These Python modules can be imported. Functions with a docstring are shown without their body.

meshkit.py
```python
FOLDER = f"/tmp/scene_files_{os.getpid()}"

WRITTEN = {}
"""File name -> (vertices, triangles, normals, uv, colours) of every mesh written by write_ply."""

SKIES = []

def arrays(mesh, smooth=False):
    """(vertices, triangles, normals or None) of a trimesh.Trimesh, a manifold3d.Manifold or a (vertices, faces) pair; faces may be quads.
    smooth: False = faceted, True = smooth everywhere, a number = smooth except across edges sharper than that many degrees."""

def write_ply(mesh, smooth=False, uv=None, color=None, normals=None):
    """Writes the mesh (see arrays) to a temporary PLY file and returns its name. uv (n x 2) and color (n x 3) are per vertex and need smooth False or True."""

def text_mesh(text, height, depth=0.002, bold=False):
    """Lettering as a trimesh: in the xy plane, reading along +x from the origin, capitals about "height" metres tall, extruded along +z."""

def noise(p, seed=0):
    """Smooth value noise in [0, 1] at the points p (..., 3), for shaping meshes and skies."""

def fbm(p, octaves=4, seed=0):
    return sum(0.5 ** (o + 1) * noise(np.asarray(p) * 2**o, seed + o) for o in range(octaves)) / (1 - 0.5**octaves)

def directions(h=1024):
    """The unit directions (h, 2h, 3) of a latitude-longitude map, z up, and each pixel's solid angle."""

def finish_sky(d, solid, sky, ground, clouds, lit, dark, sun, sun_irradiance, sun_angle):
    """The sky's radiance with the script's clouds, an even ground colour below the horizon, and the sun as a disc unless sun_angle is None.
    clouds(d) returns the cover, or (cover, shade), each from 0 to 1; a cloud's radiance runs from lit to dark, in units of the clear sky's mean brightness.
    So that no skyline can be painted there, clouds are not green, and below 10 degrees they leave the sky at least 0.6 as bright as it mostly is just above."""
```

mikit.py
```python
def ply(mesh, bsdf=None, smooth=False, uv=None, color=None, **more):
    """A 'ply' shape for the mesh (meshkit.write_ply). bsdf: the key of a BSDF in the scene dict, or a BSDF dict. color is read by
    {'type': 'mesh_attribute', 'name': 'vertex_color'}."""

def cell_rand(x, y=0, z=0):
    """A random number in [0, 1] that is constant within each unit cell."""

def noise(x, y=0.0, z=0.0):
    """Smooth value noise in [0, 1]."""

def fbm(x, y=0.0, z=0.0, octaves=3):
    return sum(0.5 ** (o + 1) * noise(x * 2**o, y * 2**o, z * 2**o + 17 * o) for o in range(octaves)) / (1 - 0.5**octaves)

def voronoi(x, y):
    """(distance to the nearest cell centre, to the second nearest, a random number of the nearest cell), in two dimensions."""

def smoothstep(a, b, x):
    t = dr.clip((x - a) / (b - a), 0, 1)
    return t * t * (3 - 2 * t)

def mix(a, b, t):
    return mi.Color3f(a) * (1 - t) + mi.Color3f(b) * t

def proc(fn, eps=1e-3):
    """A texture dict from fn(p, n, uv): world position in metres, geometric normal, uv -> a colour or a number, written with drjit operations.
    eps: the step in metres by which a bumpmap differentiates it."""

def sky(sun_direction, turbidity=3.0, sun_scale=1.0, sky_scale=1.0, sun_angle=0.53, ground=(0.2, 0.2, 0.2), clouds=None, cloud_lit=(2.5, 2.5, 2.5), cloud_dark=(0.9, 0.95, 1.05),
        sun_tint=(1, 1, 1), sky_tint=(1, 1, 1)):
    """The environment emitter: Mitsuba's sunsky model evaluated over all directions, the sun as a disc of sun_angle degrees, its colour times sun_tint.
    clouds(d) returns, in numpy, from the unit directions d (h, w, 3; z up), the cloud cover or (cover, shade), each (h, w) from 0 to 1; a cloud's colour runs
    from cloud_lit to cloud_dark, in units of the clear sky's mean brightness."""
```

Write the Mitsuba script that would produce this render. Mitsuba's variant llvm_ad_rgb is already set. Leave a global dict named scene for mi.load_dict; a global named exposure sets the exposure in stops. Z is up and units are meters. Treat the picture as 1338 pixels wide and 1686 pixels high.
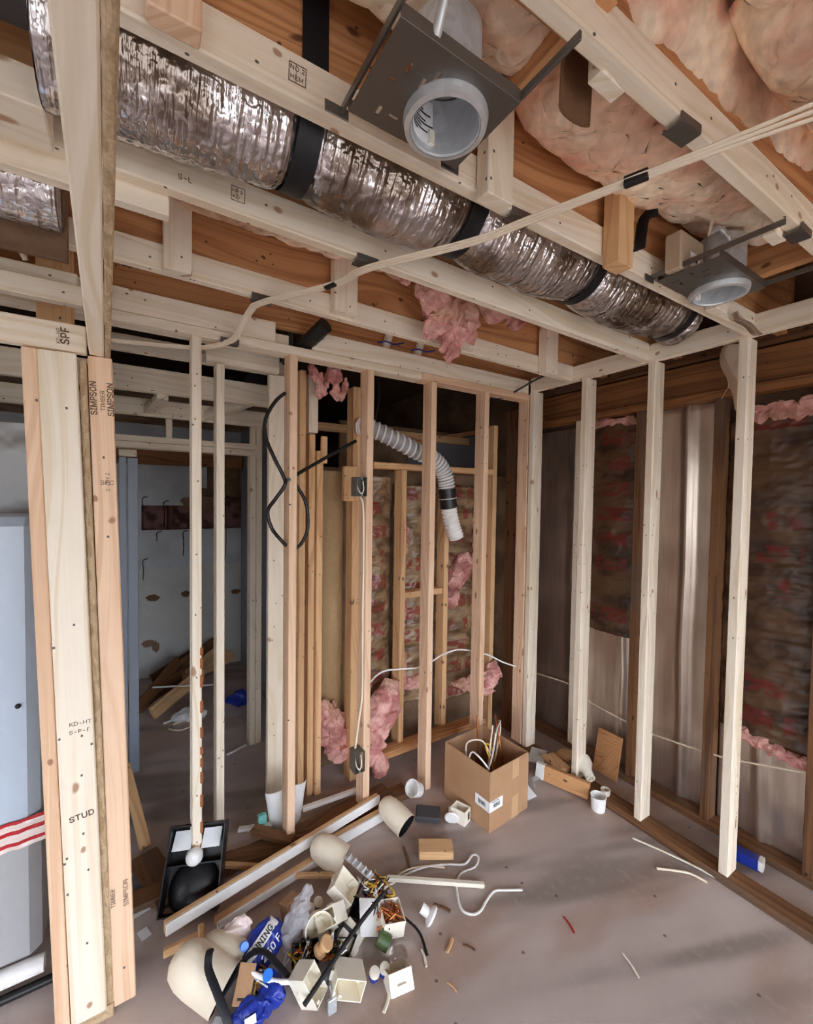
import math, numpy as np, trimesh, drjit as dr, mitsuba as mi, mikit, meshkit
from mikit import noise, fbm, voronoi, smoothstep, mix
import shapely.geometry as sg

# ------------------------------------------------------------------ camera, light, exposure
TF = mi.ScalarTransform4f
CAM = np.array([-2.2248, -2.0009, 1.7123])
YAW, PITCH, ROLL, FOCAL = 0.5661, 0.0324, -0.0147, 705.6
_f = np.array([math.sin(YAW)*math.cos(PITCH), math.cos(YAW)*math.cos(PITCH), -math.sin(PITCH)])
_r = np.array([math.cos(YAW), -math.sin(YAW), 0.0])
_d = np.cross(_f, _r)
_up = -(_d*math.cos(ROLL) - _r*math.sin(ROLL))
scene = {'type': 'scene'}
scene['camera'] = {'type': 'perspective', 'fov': 2*math.degrees(math.atan(669/FOCAL)), 'fov_axis': 'x', 'near_clip': 0.02, 'far_clip': 200.0,
                   'to_world': TF().look_at(origin=CAM.tolist(), target=(CAM+_f).tolist(), up=_up.tolist())}
def _clouds(d):
    n = meshkit.fbm(d*2.2+5, 4, 3)
    return np.clip(0.75+0.5*(n-0.5), 0, 1), np.clip(0.35+0.6*(n-0.5), 0, 1)
scene['sky'] = mikit.sky((0.5, 0.35, 0.8), turbidity=4.0, sun_scale=0.0, sky_scale=1.0, ground=(0.32, 0.30, 0.28), clouds=_clouds,
                         cloud_lit=(2.0, 2.0, 2.0), cloud_dark=(1.3, 1.33, 1.38))
exposure = 5.3

labels = {}
RNG = np.random.default_rng(7)
def S(r, g, b):
    c = np.array([r, g, b])/255.0
    return [float(x) for x in np.where(c <= 0.04045, c/12.92, ((c+0.055)/1.055)**2.4)]

# ------------------------------------------------------------------ materials
def bs(name, color, rough=0.6, metal=0.0, **k):
    c = color if isinstance(color, dict) else {'type': 'rgb', 'value': color}
    scene['mat_'+name] = {'type': 'twosided', 'bsdf': {'type': 'principled', 'base_color': c, 'roughness': rough, 'metallic': metal, **k}}
def wood(light, dark, knot, spots=0.25, blotch=None):
    light, dark, knot = mi.Color3f(light), mi.Color3f(dark), mi.Color3f(knot)
    def fn(p, n, uv):
        u, v = uv.x, uv.y
        w = noise(u*2.0, v*9.0)*0.35
        g = fbm(u*1.3+3, v*75.0+w*22.0, octaves=3)
        l = noise(u*3.0, v*330.0)
        c = mix(light, dark, smoothstep(0.38, 0.78, g)*0.75+l*0.18)
        d1, d2, r = voronoi(u*7.0+0.3*noise(u*20, v*30), v*11.0)
        k = dr.select(r < 0.16, 1-smoothstep(0.05, 0.09+0.4*r, d1), 0.0)
        c = mix(c, knot, k*0.85)
        e1, e2, q = voronoi(u*16.0, v*21.0)
        s = dr.select(q < spots, 1-smoothstep(0.045, 0.085, e1), 0.0)
        c = mix(c, mi.Color3f(0.03, 0.02, 0.015), s*0.9)
        if blotch is not None:
            c = mix(c, mi.Color3f(blotch), smoothstep(0.52, 0.72, fbm(u*3.0+9, v*12.0, octaves=3))*0.7)
        return c
    return mikit.proc(fn)
bs('pine', wood(S(232, 221, 203), S(217, 200, 172), S(158, 116, 80), 0.16), 0.62)
bs('fir', wood(S(226, 194, 164), S(208, 168, 134), S(150, 98, 70), 0.08), 0.62)
bs('old_wood', wood(S(200, 148, 100), S(160, 106, 64), S(74, 40, 26), 0.10), 0.7)
bs('rim_wood', wood(S(146, 98, 58), S(108, 68, 38), S(56, 32, 20), 0.06), 0.7)
bs('tan_wood', wood(S(216, 176, 130), S(186, 140, 96), S(104, 66, 40), 0.10), 0.7)
bs('brown_wood', wood(S(122, 84, 52), S(82, 52, 32), S(40, 24, 16), 0.10, S(96, 78, 64)), 0.8)
def _floor(p, n, uv):
    a = fbm(p.x*0.9, p.y*0.9, octaves=4)
    g = fbm(p.x*2.2+p.y*5.5, p.y*1.6-p.x*0.6, 3.0, octaves=3)
    f = fbm(p.x*42, p.y*42, octaves=2)
    c = mix(S(192, 177, 170), S(162, 147, 140), smoothstep(0.3, 0.75, a*0.5+g*0.5))
    c = mix(c, S(160, 126, 104), smoothstep(0.55, 0.8, fbm(p.x*1.7+9, p.y*4.0, octaves=3))*0.55)
    c = mix(c, S(120, 108, 100), smoothstep(0.56, 0.80, g)*0.6)
    c = mix(c, S(196, 184, 174), smoothstep(0.55, 0.9, f)*0.14)
    d1, d2, r = voronoi(p.x*9, p.y*9)
    c = mix(c, S(176, 168, 162), dr.select(r < 0.05, 1-smoothstep(0.02, 0.05, d1), 0.0)*0.7)
    c = mix(c, S(66, 50, 42), dr.select(r > 0.93, 1-smoothstep(0.03, 0.08, d1), 0.0)*0.7)
    return c
bs('floor_ply', mikit.proc(_floor), 0.55)
def _fluff(p, n, uv):
    a = fbm(p.x*7, p.y*7, p.z*7, octaves=4)
    b = fbm(p.x*45, p.y*45, p.z*45, octaves=3)
    h = fbm(p.x*3.1+7, p.y*3.1, p.z*3.1, octaves=3)
    c = mix(S(244, 228, 204), S(230, 194, 168), smoothstep(0.36, 0.62, a))
    c = mix(c, S(216, 156, 134), smoothstep(0.58, 0.74, fbm(p.x*9+3, p.y*9, p.z*9, octaves=3))*0.7)
    c = mix(c, S(186, 148, 116), smoothstep(0.52, 0.74, h)*0.8)
    return c*(0.72+0.56*b)
scene['mat_fluff'] = {'type': 'twosided', 'bsdf': {'type': 'bumpmap', 'arbitrary': mikit.proc(lambda p, n, uv: fbm(p.x*70, p.y*70, p.z*70, octaves=3), 2e-3), 'scale': 0.012,
    'bsdf': {'type': 'principled', 'base_color': mikit.proc(_fluff), 'roughness': 1.0, 'sheen': 0.3}}}
def _pink(p, n, uv):
    a = fbm(p.x*14, p.y*14, p.z*14, octaves=3)
    c = mix(S(222, 174, 164), S(180, 118, 112), smoothstep(0.3, 0.7, a))
    c = mix(c, S(196, 164, 132), smoothstep(0.50, 0.72, fbm(p.x*5+2, p.y*5, p.z*5, octaves=2))*0.6)
    return c*(0.75+0.5*fbm(p.x*60, p.y*60, p.z*60, octaves=2))
bs('pink_fluff', mikit.proc(_pink), 1.0, sheen=0.3)
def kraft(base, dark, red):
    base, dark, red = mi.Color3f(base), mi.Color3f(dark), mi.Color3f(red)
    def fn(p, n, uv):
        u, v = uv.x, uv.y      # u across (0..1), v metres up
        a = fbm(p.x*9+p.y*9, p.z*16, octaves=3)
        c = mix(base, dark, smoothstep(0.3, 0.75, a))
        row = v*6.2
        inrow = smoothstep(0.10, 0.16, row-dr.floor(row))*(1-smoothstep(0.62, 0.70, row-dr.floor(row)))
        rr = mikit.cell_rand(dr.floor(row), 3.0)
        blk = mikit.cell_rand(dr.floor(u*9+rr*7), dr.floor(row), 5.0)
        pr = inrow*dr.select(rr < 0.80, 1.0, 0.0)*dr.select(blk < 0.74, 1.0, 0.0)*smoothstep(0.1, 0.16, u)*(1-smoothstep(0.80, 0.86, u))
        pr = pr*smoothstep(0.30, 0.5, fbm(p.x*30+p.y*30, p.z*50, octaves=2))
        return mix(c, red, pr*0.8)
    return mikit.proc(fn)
bs('kraft', kraft(S(150, 124, 94), S(96, 72, 50), S(128, 44, 40)), 0.38, specular=0.7)
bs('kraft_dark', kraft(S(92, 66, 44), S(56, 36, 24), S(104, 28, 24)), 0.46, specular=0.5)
def _drywall(p, n, uv):
    a = fbm(p.x*2.5, p.y*2.5, p.z*2.5, octaves=3)
    b = fbm(p.x*25, p.y*25, p.z*25, octaves=2)
    c = mix(S(190, 194, 198), S(166, 168, 170), smoothstep(0.3, 0.75, a))
    c = mix(c, S(196, 192, 180), dr.select(p.z < 1.02, 0.5, 0.0))
    return c*(0.94+0.12*b)
bs('drywall', mikit.proc(_drywall), 0.6)
def _foil(p, n, uv):
    a = fbm(p.y*5, p.z*2.5, octaves=3)
    b = noise(p.y*90, p.z*6)
    c = mix(S(222, 208, 196), S(190, 172, 158), smoothstep(0.3, 0.7, a))
    return c*(0.9+0.15*b)
bs('foil_board', mikit.proc(_foil), 0.30, 0.85)
def _foilbump(p, n, uv):
    w = fbm(uv.x*95, uv.y*7.0, octaves=3)
    c = fbm(p.x*35, p.y*35, p.z*35, octaves=3)
    return mi.Float(w*0.6+dr.abs(c-0.5)*0.8)
def _ductcol(p, n, uv):
    a = fbm(uv.x*7, uv.y*7, 2.0, octaves=4)
    return mix(S(214, 210, 212), S(146, 134, 124), smoothstep(0.48, 0.66, a))
scene['mat_duct_foil'] = {'type': 'twosided', 'bsdf': {'type': 'bumpmap', 'arbitrary': mikit.proc(_foilbump, 1.5e-3), 'scale': 0.009,
    'bsdf': {'type': 'principled', 'base_color': mikit.proc(_ductcol), 'metallic': 0.95, 'roughness': 0.17}}}
def _galv(p, n, uv):
    a, b, r = voronoi(p.x*60+p.z*20, p.y*60+p.z*50)
    return mix(S(206, 212, 216), S(226, 230, 234), r)
bs('galv', mikit.proc(_galv), 0.36, 0.55)
bs('dark_steel', S(112, 109, 105), 0.36, 0.75)
bs('box_steel', S(112, 110, 106), 0.45, 0.5)
bs('black_strap', S(16, 18, 26), 0.5)
bs('black_plastic', S(24, 24, 26), 0.4)
bs('grey_plastic', S(96, 100, 108), 0.5)
bs('cable', S(226, 212, 190), 0.5)
bs('white_plastic', S(232, 232, 230), 0.4)
bs('ivory', S(232, 226, 210), 0.45)
bs('cream_paint', S(224, 212, 190), 0.5)
def _card(p, n, uv):
    a = noise(p.x*260, p.y*260, p.z*4)
    b = fbm(p.x*6, p.y*6, p.z*6, octaves=3)
    return mix(S(184, 146, 110), S(166, 126, 92), b)*(0.95+0.08*a)
bs('cardboard', mikit.proc(_card), 0.75)
bs('tape_tan', S(196, 160, 122), 0.35)
bs('paper', S(236, 238, 240), 0.6)
bs('ink', S(44, 42, 44), 0.6)
bs('stamp', S(96, 74, 58), 0.7)
bs('blue_bag', S(30, 52, 150), 0.35)
bs('teal', S(110, 180, 170), 0.5)
bs('copper', S(196, 120, 70), 0.35, 0.9)
bs('yellow', S(214, 178, 60), 0.5)
bs('red', S(170, 30, 36), 0.5)
bs('grey_paint', S(150, 160, 174), 0.45)
def _osb(p, n, uv):
    a, b, r = voronoi(uv.x*40, uv.y*160)
    return mix(S(196, 172, 140), S(160, 134, 100), r)*(0.8+0.3*noise(uv.x*300, uv.y*300))
bs('osb', mikit.proc(_osb), 0.8)
def _mud(p, n, uv):
    a = fbm(p.x*5, p.y*5, p.z*5, octaves=4)
    c = mix(S(186, 188, 190), S(112, 106, 98), smoothstep(0.42, 0.6, a))
    return c
bs('mud_drywall', mikit.proc(_mud), 0.7)
bs('gloss_blue', S(176, 188, 202), 0.22, clearcoat=0.4)
bs('gloss_grey', S(160, 160, 162), 0.28, clearcoat=0.3)
bs('tape_clear', S(214, 196, 190), 0.12, clearcoat=1.0)
bs('dark_cloth', S(70, 70, 74), 0.8)
bs('green', S(70, 90, 50), 0.4)
bs('bright_blue', S(40, 120, 220), 0.35)
scene['mat_clear_glass'] = {'type': 'dielectric', 'int_ior': 1.35}
scene['mat_bag_film'] = {'type': 'principledthin', 'base_color': {'type': 'rgb', 'value': S(226, 224, 228)}, 'roughness': 0.18, 'spec_trans': 0.5, 'diff_trans': 0.8, 'eta': 1.45}
scene['mat_film'] = {'type': 'principledthin', 'base_color': {'type': 'rgb', 'value': S(246, 232, 214)}, 'roughness': 0.35, 'spec_trans': 0.0, 'diff_trans': 1.1, 'eta': 1.4}
bs('tan_paint', S(178, 158, 134), 0.5)
bs('grey_sheet', S(112, 114, 118), 0.6)
bs('tan_sheet', mikit.proc(lambda p, n, uv: mix(S(186, 158, 116), S(150, 120, 82), fbm(p.x*5, p.y*5, p.z*3, octaves=4))*(0.9+0.2*noise(p.x*160, p.y*160, p.z*160))), 0.7)
bs('brown_fluff', mikit.proc(lambda p, n, uv: mix(S(130, 96, 92), S(70, 46, 40), smoothstep(.3, .7, fbm(p.x*12, p.y*12, p.z*12, octaves=3)))), 1.0)
bs('bark', S(150, 92, 50), 0.8)
bs('hose_grey', S(150, 150, 154), 0.5)
bs('deck', S(86, 62, 42), 0.9)
def _fiberboard(p, n, uv):
    a = fbm(p.x*6, p.y*6, p.z*6, octaves=4)
    return mix(S(132, 106, 82), S(104, 80, 60), smoothstep(.3, .7, a))*(0.9+0.2*noise(p.x*150, p.y*150, p.z*150))
bs('dark_board', mikit.proc(_fiberboard), 0.9)
bs('shell', S(196, 190, 180), 0.8)

# ------------------------------------------------------------------ mesh helpers
def cbox(a, b, c, ch=0.003):
    """chamfered box centred at the origin: 24 vertices, 44 triangles"""
    h = np.array([a, b, c])/2
    ch = min(ch, 0.45*h.min()*1.0)
    V, idx = [], {}
    for sx in (-1, 1):
        for sy in (-1, 1):
            for sz in (-1, 1):
                s = np.array([sx, sy, sz])
                for k in range(3):
                    p = s*(h-ch); p[k] = s[k]*h[k]
                    idx[(sx, sy, sz, k)] = len(V); V.append(p)
    F = []
    def face(l):
        q = [idx[i] for i in l]
        P = np.array([V[i] for i in q]); nrm = np.cross(P[1]-P[0], P[2]-P[0])
        if nrm @ P.mean(0) < 0: q = q[::-1]
        for i in range(1, len(q)-1): F.append([q[0], q[i], q[i+1]])
    for k in range(3):
        o = [i for i in range(3) if i != k]
        for s in (-1, 1):
            l = []
            for a_, b_ in ((-1, -1), (1, -1), (1, 1), (-1, 1)):
                t = [0, 0, 0]; t[k] = s; t[o[0]] = a_; t[o[1]] = b_; l.append((*t, k))
            face(l)
    for k in range(3):
        o = [i for i in range(3) if i != k]
        for a_ in (-1, 1):
            for b_ in (-1, 1):
                def t(s): q = [0, 0, 0]; q[k] = s; q[o[0]] = a_; q[o[1]] = b_; return tuple(q)
                face([(*t(-1), o[0]), (*t(1), o[0]), (*t(1), o[1]), (*t(-1), o[1])])
    for sx in (-1, 1):
        for sy in (-1, 1):
            for sz in (-1, 1):
                face([(sx, sy, sz, k) for k in range(3)])
    return trimesh.Trimesh(np.array(V), np.array(F), process=False)
def frame(p0, p1, side):
    a = np.asarray(p1, float)-np.asarray(p0, float); L = np.linalg.norm(a); a /= L
    s = np.asarray(side, float); s = s-a*(s@a); s /= np.linalg.norm(s)
    return np.stack([a, s, np.cross(a, s)], 1), L
def place(m, R, t):
    m = m.copy(); m.vertices = np.asarray(m.vertices)@np.asarray(R).T+np.asarray(t); return m
def rot(ax, deg):
    a = math.radians(deg); c, s = math.cos(a), math.sin(a)
    return np.array({'x': [[1, 0, 0], [0, c, -s], [0, s, c]], 'y': [[c, 0, s], [0, 1, 0], [-s, 0, c]], 'z': [[c, -s, 0], [s, c, 0], [0, 0, 1]]}[ax])
def cat(*ms): return trimesh.util.concatenate(list(ms))
COUNT = {}
def num(name, parent=None):
    k = f'{parent}__{name}' if parent else name
    n = COUNT.get(k, 0); COUNT[k] = n+1
    return k if n == 0 else f'{k}_{n:03d}'
def tag(key, label=None, category=None, group=None, kind=None):
    d = {k: v for k, v in (('label', label), ('category', category), ('group', group), ('kind', kind)) if v}
    labels[key] = {**labels.get(key, {}), **d}
    return key
def put(name, mesh, bsdf, parent=None, smooth=False, label=None, cat_=None, group=None, kind=None, uv=None):
    key = num(name, parent)
    scene[key] = mikit.ply(mesh, 'mat_'+bsdf, smooth=smooth, uv=uv)
    if label or cat_ or group or kind: tag(key, label, cat_, group, kind)
    return key
def thing(name, label, category, group=None, kind=None):
    key = num(name)
    return tag(key, label, category, group, kind)
def stick(name, p0, p1, side, a, b, bsdf, parent=None, ch=0.003, **k):
    """timber from p0 to p1 (centre line), a wide along side, b thick across"""
    R, L = frame(p0, p1, side)
    m = cbox(L, a, b, ch)
    o = RNG.uniform(0, 50, 2)
    v = m.vertices
    uv = np.stack([v[:, 0]+o[0], v[:, 1]+v[:, 2]*1.0+o[1]], 1)
    return put(name, place(m, R, (np.asarray(p0, float)+np.asarray(p1, float))/2), bsdf, parent, uv=uv, **k)
def bd(name, x0, x1, y0, y1, z0, z1, bsdf, parent=None, **k):
    d = np.array([x1-x0, y1-y0, z1-z0]); c = np.array([x0+x1, y0+y1, z0+z1])/2
    i = int(np.argmax(d)); ax = np.eye(3)[i]; j = (i+1) % 3
    return stick(name, c-ax*d[i]/2, c+ax*d[i]/2, np.eye(3)[j], d[j], d[(i+2) % 3], bsdf, parent, **k)
def spline(pts, n=10):
    P = np.asarray(pts, float); P = np.vstack([2*P[0]-P[1], P, 2*P[-1]-P[-2]]); out = []
    for i in range(1, len(P)-2):
        for t in np.linspace(0, 1, n, endpoint=False):
            a, b, c, d = P[i-1:i+3]
            out.append(0.5*((2*b)+(c-a)*t+(2*a-5*b+4*c-d)*t*t+(3*b-a-3*c+d)*t**3))
    return np.array(out+[P[-2]])
def tube(pts, r, n=8, smooth=8, flat=1.0, rfn=None):
    P = spline(pts, smooth) if smooth else np.asarray(pts, float)
    T = np.gradient(P, axis=0); T /= np.linalg.norm(T, axis=1, keepdims=True)+1e-12
    ref = np.array([0, 0, 1.0]) if abs(T[0][2]) < 0.9 else np.array([1.0, 0, 0])
    u = np.cross(T[0], ref); u /= np.linalg.norm(u); V = []
    ang = np.linspace(0, 2*np.pi, n, endpoint=False)
    for i in range(len(P)):
        u = u-T[i]*(u@T[i]); u /= np.linalg.norm(u); w = np.cross(T[i], u)
        rr = r if rfn is None else rfn(i/(len(P)-1))
        V.append(P[i]+rr*(np.cos(ang)[:, None]*u+flat*np.sin(ang)[:, None]*w))
    m = len(P); V = np.vstack(V+[P[:1], P[-1:]]); F = []
    i = np.arange(m-1)[:, None]*n; j = np.arange(n)[None]; k = (j+1) % n
    a, b, c, d = i+j, i+k, i+n+k, i+n+j
    F = np.vstack([np.stack([a, b, c], -1).reshape(-1, 3), np.stack([a, c, d], -1).reshape(-1, 3)])
    j = np.arange(n); k = (j+1) % n
    F = np.vstack([F, np.stack([k, j, 0*j+m*n], 1), np.stack([(m-1)*n+j, (m-1)*n+k, 0*j+m*n+1], 1)])
    return trimesh.Trimesh(V, F, process=False)
def lathe(prof, n=32):
    return trimesh.creation.revolve(np.asarray(prof, float), sections=n)
def grid_sheet(P, thick=0.002, uvs=None):
    """P: (nu,nv,3) points of one side; a closed sheet of this thickness"""
    nu, nv = P.shape[:2]
    du = np.gradient(P, axis=0); dv = np.gradient(P, axis=1)
    N = np.cross(du, dv); N /= np.linalg.norm(N, axis=2, keepdims=True)+1e-12
    Q = P-N*thick
    V = np.vstack([P.reshape(-1, 3), Q.reshape(-1, 3)])
    I = np.arange(nu*nv).reshape(nu, nv); a, b, c, d = I[:-1, :-1], I[1:, :-1], I[1:, 1:], I[:-1, 1:]
    t = np.vstack([np.stack([a, b, c], -1).reshape(-1, 3), np.stack([a, c, d], -1).reshape(-1, 3)])
    F = [t, t[:, ::-1]+nu*nv]
    rim = np.concatenate([I[:, 0], I[-1, 1:], I[-2::-1, -1], I[0, -2:0:-1]]); r2 = np.roll(rim, -1); o = nu*nv
    F += [np.stack([r2, rim, rim+o], 1), np.stack([r2, rim+o, r2+o], 1)]
    m = trimesh.Trimesh(V, np.vstack(F), process=False)
    if uvs is not None: return m, np.vstack([uvs.reshape(-1, 2)]*2)
    return m
def rumple(V, amp, freq, seed=0, octv=3):
    d = np.stack([meshkit.fbm(V*freq+17*k, octv, seed+k)-0.5 for k in range(3)], -1)
    return V+2*amp*d
def puff(size, n, amp, freq, seed=0, power=0.35):
    """a soft batt: a rounded block of this size, its faces lumpy"""
    m = trimesh.creation.box(extents=(1, 1, 1))
    for _ in range(n): m = m.subdivide()
    v = m.vertices*2
    l = np.linalg.norm(v, axis=1, keepdims=True); s = v/l*np.max(np.abs(v), axis=1, keepdims=True)
    v = (v*(1-power)+s*power*1.15)*np.array(size)/2
    nrm = v/(np.linalg.norm(v, axis=1, keepdims=True)+1e-9)
    v = rumple(v+nrm*0, amp, freq, seed, 4)
    return trimesh.Trimesh(v, m.faces, process=False)
def openbox(a, b, c, t):
    return cat(cbox(a, b, t, t*0.2).apply_translation([0, 0, t/2]), cbox(a, t, c, t*0.2).apply_translation([0, -b/2+t/2, c/2]), cbox(a, t, c, t*0.2).apply_translation([0, b/2-t/2, c/2]),
               cbox(t, b-2*t, c, t*0.2).apply_translation([-a/2+t/2, 0, c/2]), cbox(t, b-2*t, c, t*0.2).apply_translation([a/2-t/2, 0, c/2]))

# ------------------------------------------------------------------ floor, ceiling deck and the house around
put('floor', cbox(7.2, 9.2, 0.04, 0.001).apply_translation([-2.6, 0.5, -0.02]), 'floor_ply', kind='structure')
put('ceiling', cbox(7.2, 9.2, 0.03, 0.001).apply_translation([-2.6, 0.5, 2.885]), 'deck', kind='structure')
def wallx(name, y, x0, x1, holes, bsdf='shell', t=0.12):
    g = sg.box(x0, 0, x1, 2.88)
    for h in holes: g = g.difference(sg.box(*h))
    m = trimesh.creation.extrude_polygon(g, t, engine='earcut')
    m.vertices = np.stack([m.vertices[:, 0], y+m.vertices[:, 2], m.vertices[:, 1]], 1); m.fix_normals()
    put(name, m, bsdf, kind='structure')
def wally(name, x, y0, y1, holes, bsdf='shell', t=0.12):
    g = sg.box(y0, 0, y1, 2.88)
    for h in holes: g = g.difference(sg.box(*h))
    m = trimesh.creation.extrude_polygon(g, t, engine='earcut')
    m.vertices = np.stack([x+m.vertices[:, 2], m.vertices[:, 0], m.vertices[:, 1]], 1); m.fix_normals()
    put(name, m, bsdf, kind='structure')
wallx('wall_front', -3.9, -6.0, 0.6, [(-4.9, 0.25, -3.0, 2.2), (-2.4, 0.1, 0.0, 2.25)])
wally('wall_left', -6.0, -3.9, 4.9, [(-3.2, 0.5, -1.6, 2.2), (1.6, 1.1, 2.0, 1.9)])
wallx('wall_rear', 4.8, -6.0, 0.6, [], 'dark_board')
wally('wall_right_sheathing', 0.46, -3.9, 4.9, [], 'dark_board', 0.1)

# ------------------------------------------------------------------ ceiling framing
JO = dict(A=(-1.2322, 2.431, -1.123, 2.5125), B=(-.7898, 2.4326, -.7651, 2.4707), C=(-.3406, 2.4287, -.3174, 2.4659), J=(-1.5954, 2.4386, -1.4554, 2.6083))
def joist_at(n, x):
    yr, zr, yl, zl = JO[n]; t = -x/2.2
    return yr+(yl-yr)*t, zr+(zl-zr)*t
for n, mat, ext in (('J', 'pine', -2.16), ('A', 'pine', -3.2), ('B', 'pine', -3.2), ('C', 'pine', -3.2)):
    P = []
    for x in (ext, -0.001):
        y, z = joist_at(n, x); P.append(np.array([x, y+0.019, z+0.0445]))
    stick('joist', P[0], P[1], (0, 0, 1), 0.089, 0.038, mat, 'ceiling', ch=0.004)
for y in (-2.02, -2.44, -2.86):
    bd('joist', -2.2, 0, y, y+.038, 2.44, 2.53, 'pine', 'ceiling')
for n in 'JABC':
    P = []
    for x in (-3.2 if n in 'JA' else -5.9, 0.42):
        y, z = joist_at(n, x); z0 = min(z+.0905, 2.66); P.append((x, y+.036, z0))
    V = np.array([[x, y+dy, z] for (x, y, zb) in P for dy in (-.019, .019) for z in (zb, 2.865)])
    m = trimesh.convex.convex_hull(V)
    o = RNG.uniform(0, 50, 2)
    m = trimesh.Trimesh(m.vertices[m.faces].reshape(-1, 3), np.arange(len(m.faces)*3).reshape(-1, 3), process=False)
    put('old_joist', m, 'old_wood', 'ceiling', uv=np.stack([m.vertices[:, 0]+o[0], m.vertices[:, 1]+m.vertices[:, 2]+o[1]], 1))
for y in (-2.03, .10):
    stick('old_joist', (-5.9, y, 2.69), (0.42, y, 2.69), (0, 0, 1), .34, 0.038, 'old_wood', 'ceiling')
def hanger(n, x0, x1, dy, z0, z1, mat, front=True):
    y, _ = joist_at(n, (x0+x1)/2)
    y1 = y-0.002 if front else y+0.038+dy
    bd('hanger', x0, x1, y1-dy, y1, z0, z1, mat, 'ceiling')
hanger('A', -2.205, -2.122, 0.04, 2.505, 2.80, 'fir')
hanger('A', -1.50, -1.415, 0.045, 2.455, 2.80, 'pine')
hanger('A', -1.01, -.935, 0.055, 2.425, 2.80, 'tan_wood')
hanger('A', -.41, -.32, 0.04, 2.43, 2.80, 'pine')
hanger('C', -2.14, -2.055, 0.038, 2.459, 2.80, 'pine')
hanger('C', -1.545, -1.442, 0.045, 2.463, 2.80, 'pine')
hanger('C', -.31, -.215, 0.06, 2.415, 2.80, 'pine')
hanger('C', -.91, -.80, 0.045, 2.445, 2.80, 'pine')
bd('hanger', -1.455, -1.375, -1.475, -1.44, 2.545, 2.8, 'pine', 'ceiling')
bd('hanger', -.70, -.62, -1.515, -1.48, 2.475, 2.8, 'pine', 'ceiling')
stick('blocking', (-1.50, -1.14, 2.68), (-1.50, -1.52, 2.68), (0, 0, 1), 0.14, 0.038, 'old_wood', 'ceiling')
stick('blocking', (-.33, -1.13, 2.62), (-.33, -1.56, 2.62), (0, 0, 1), 0.20, 0.038, 'old_wood', 'ceiling')

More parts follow.
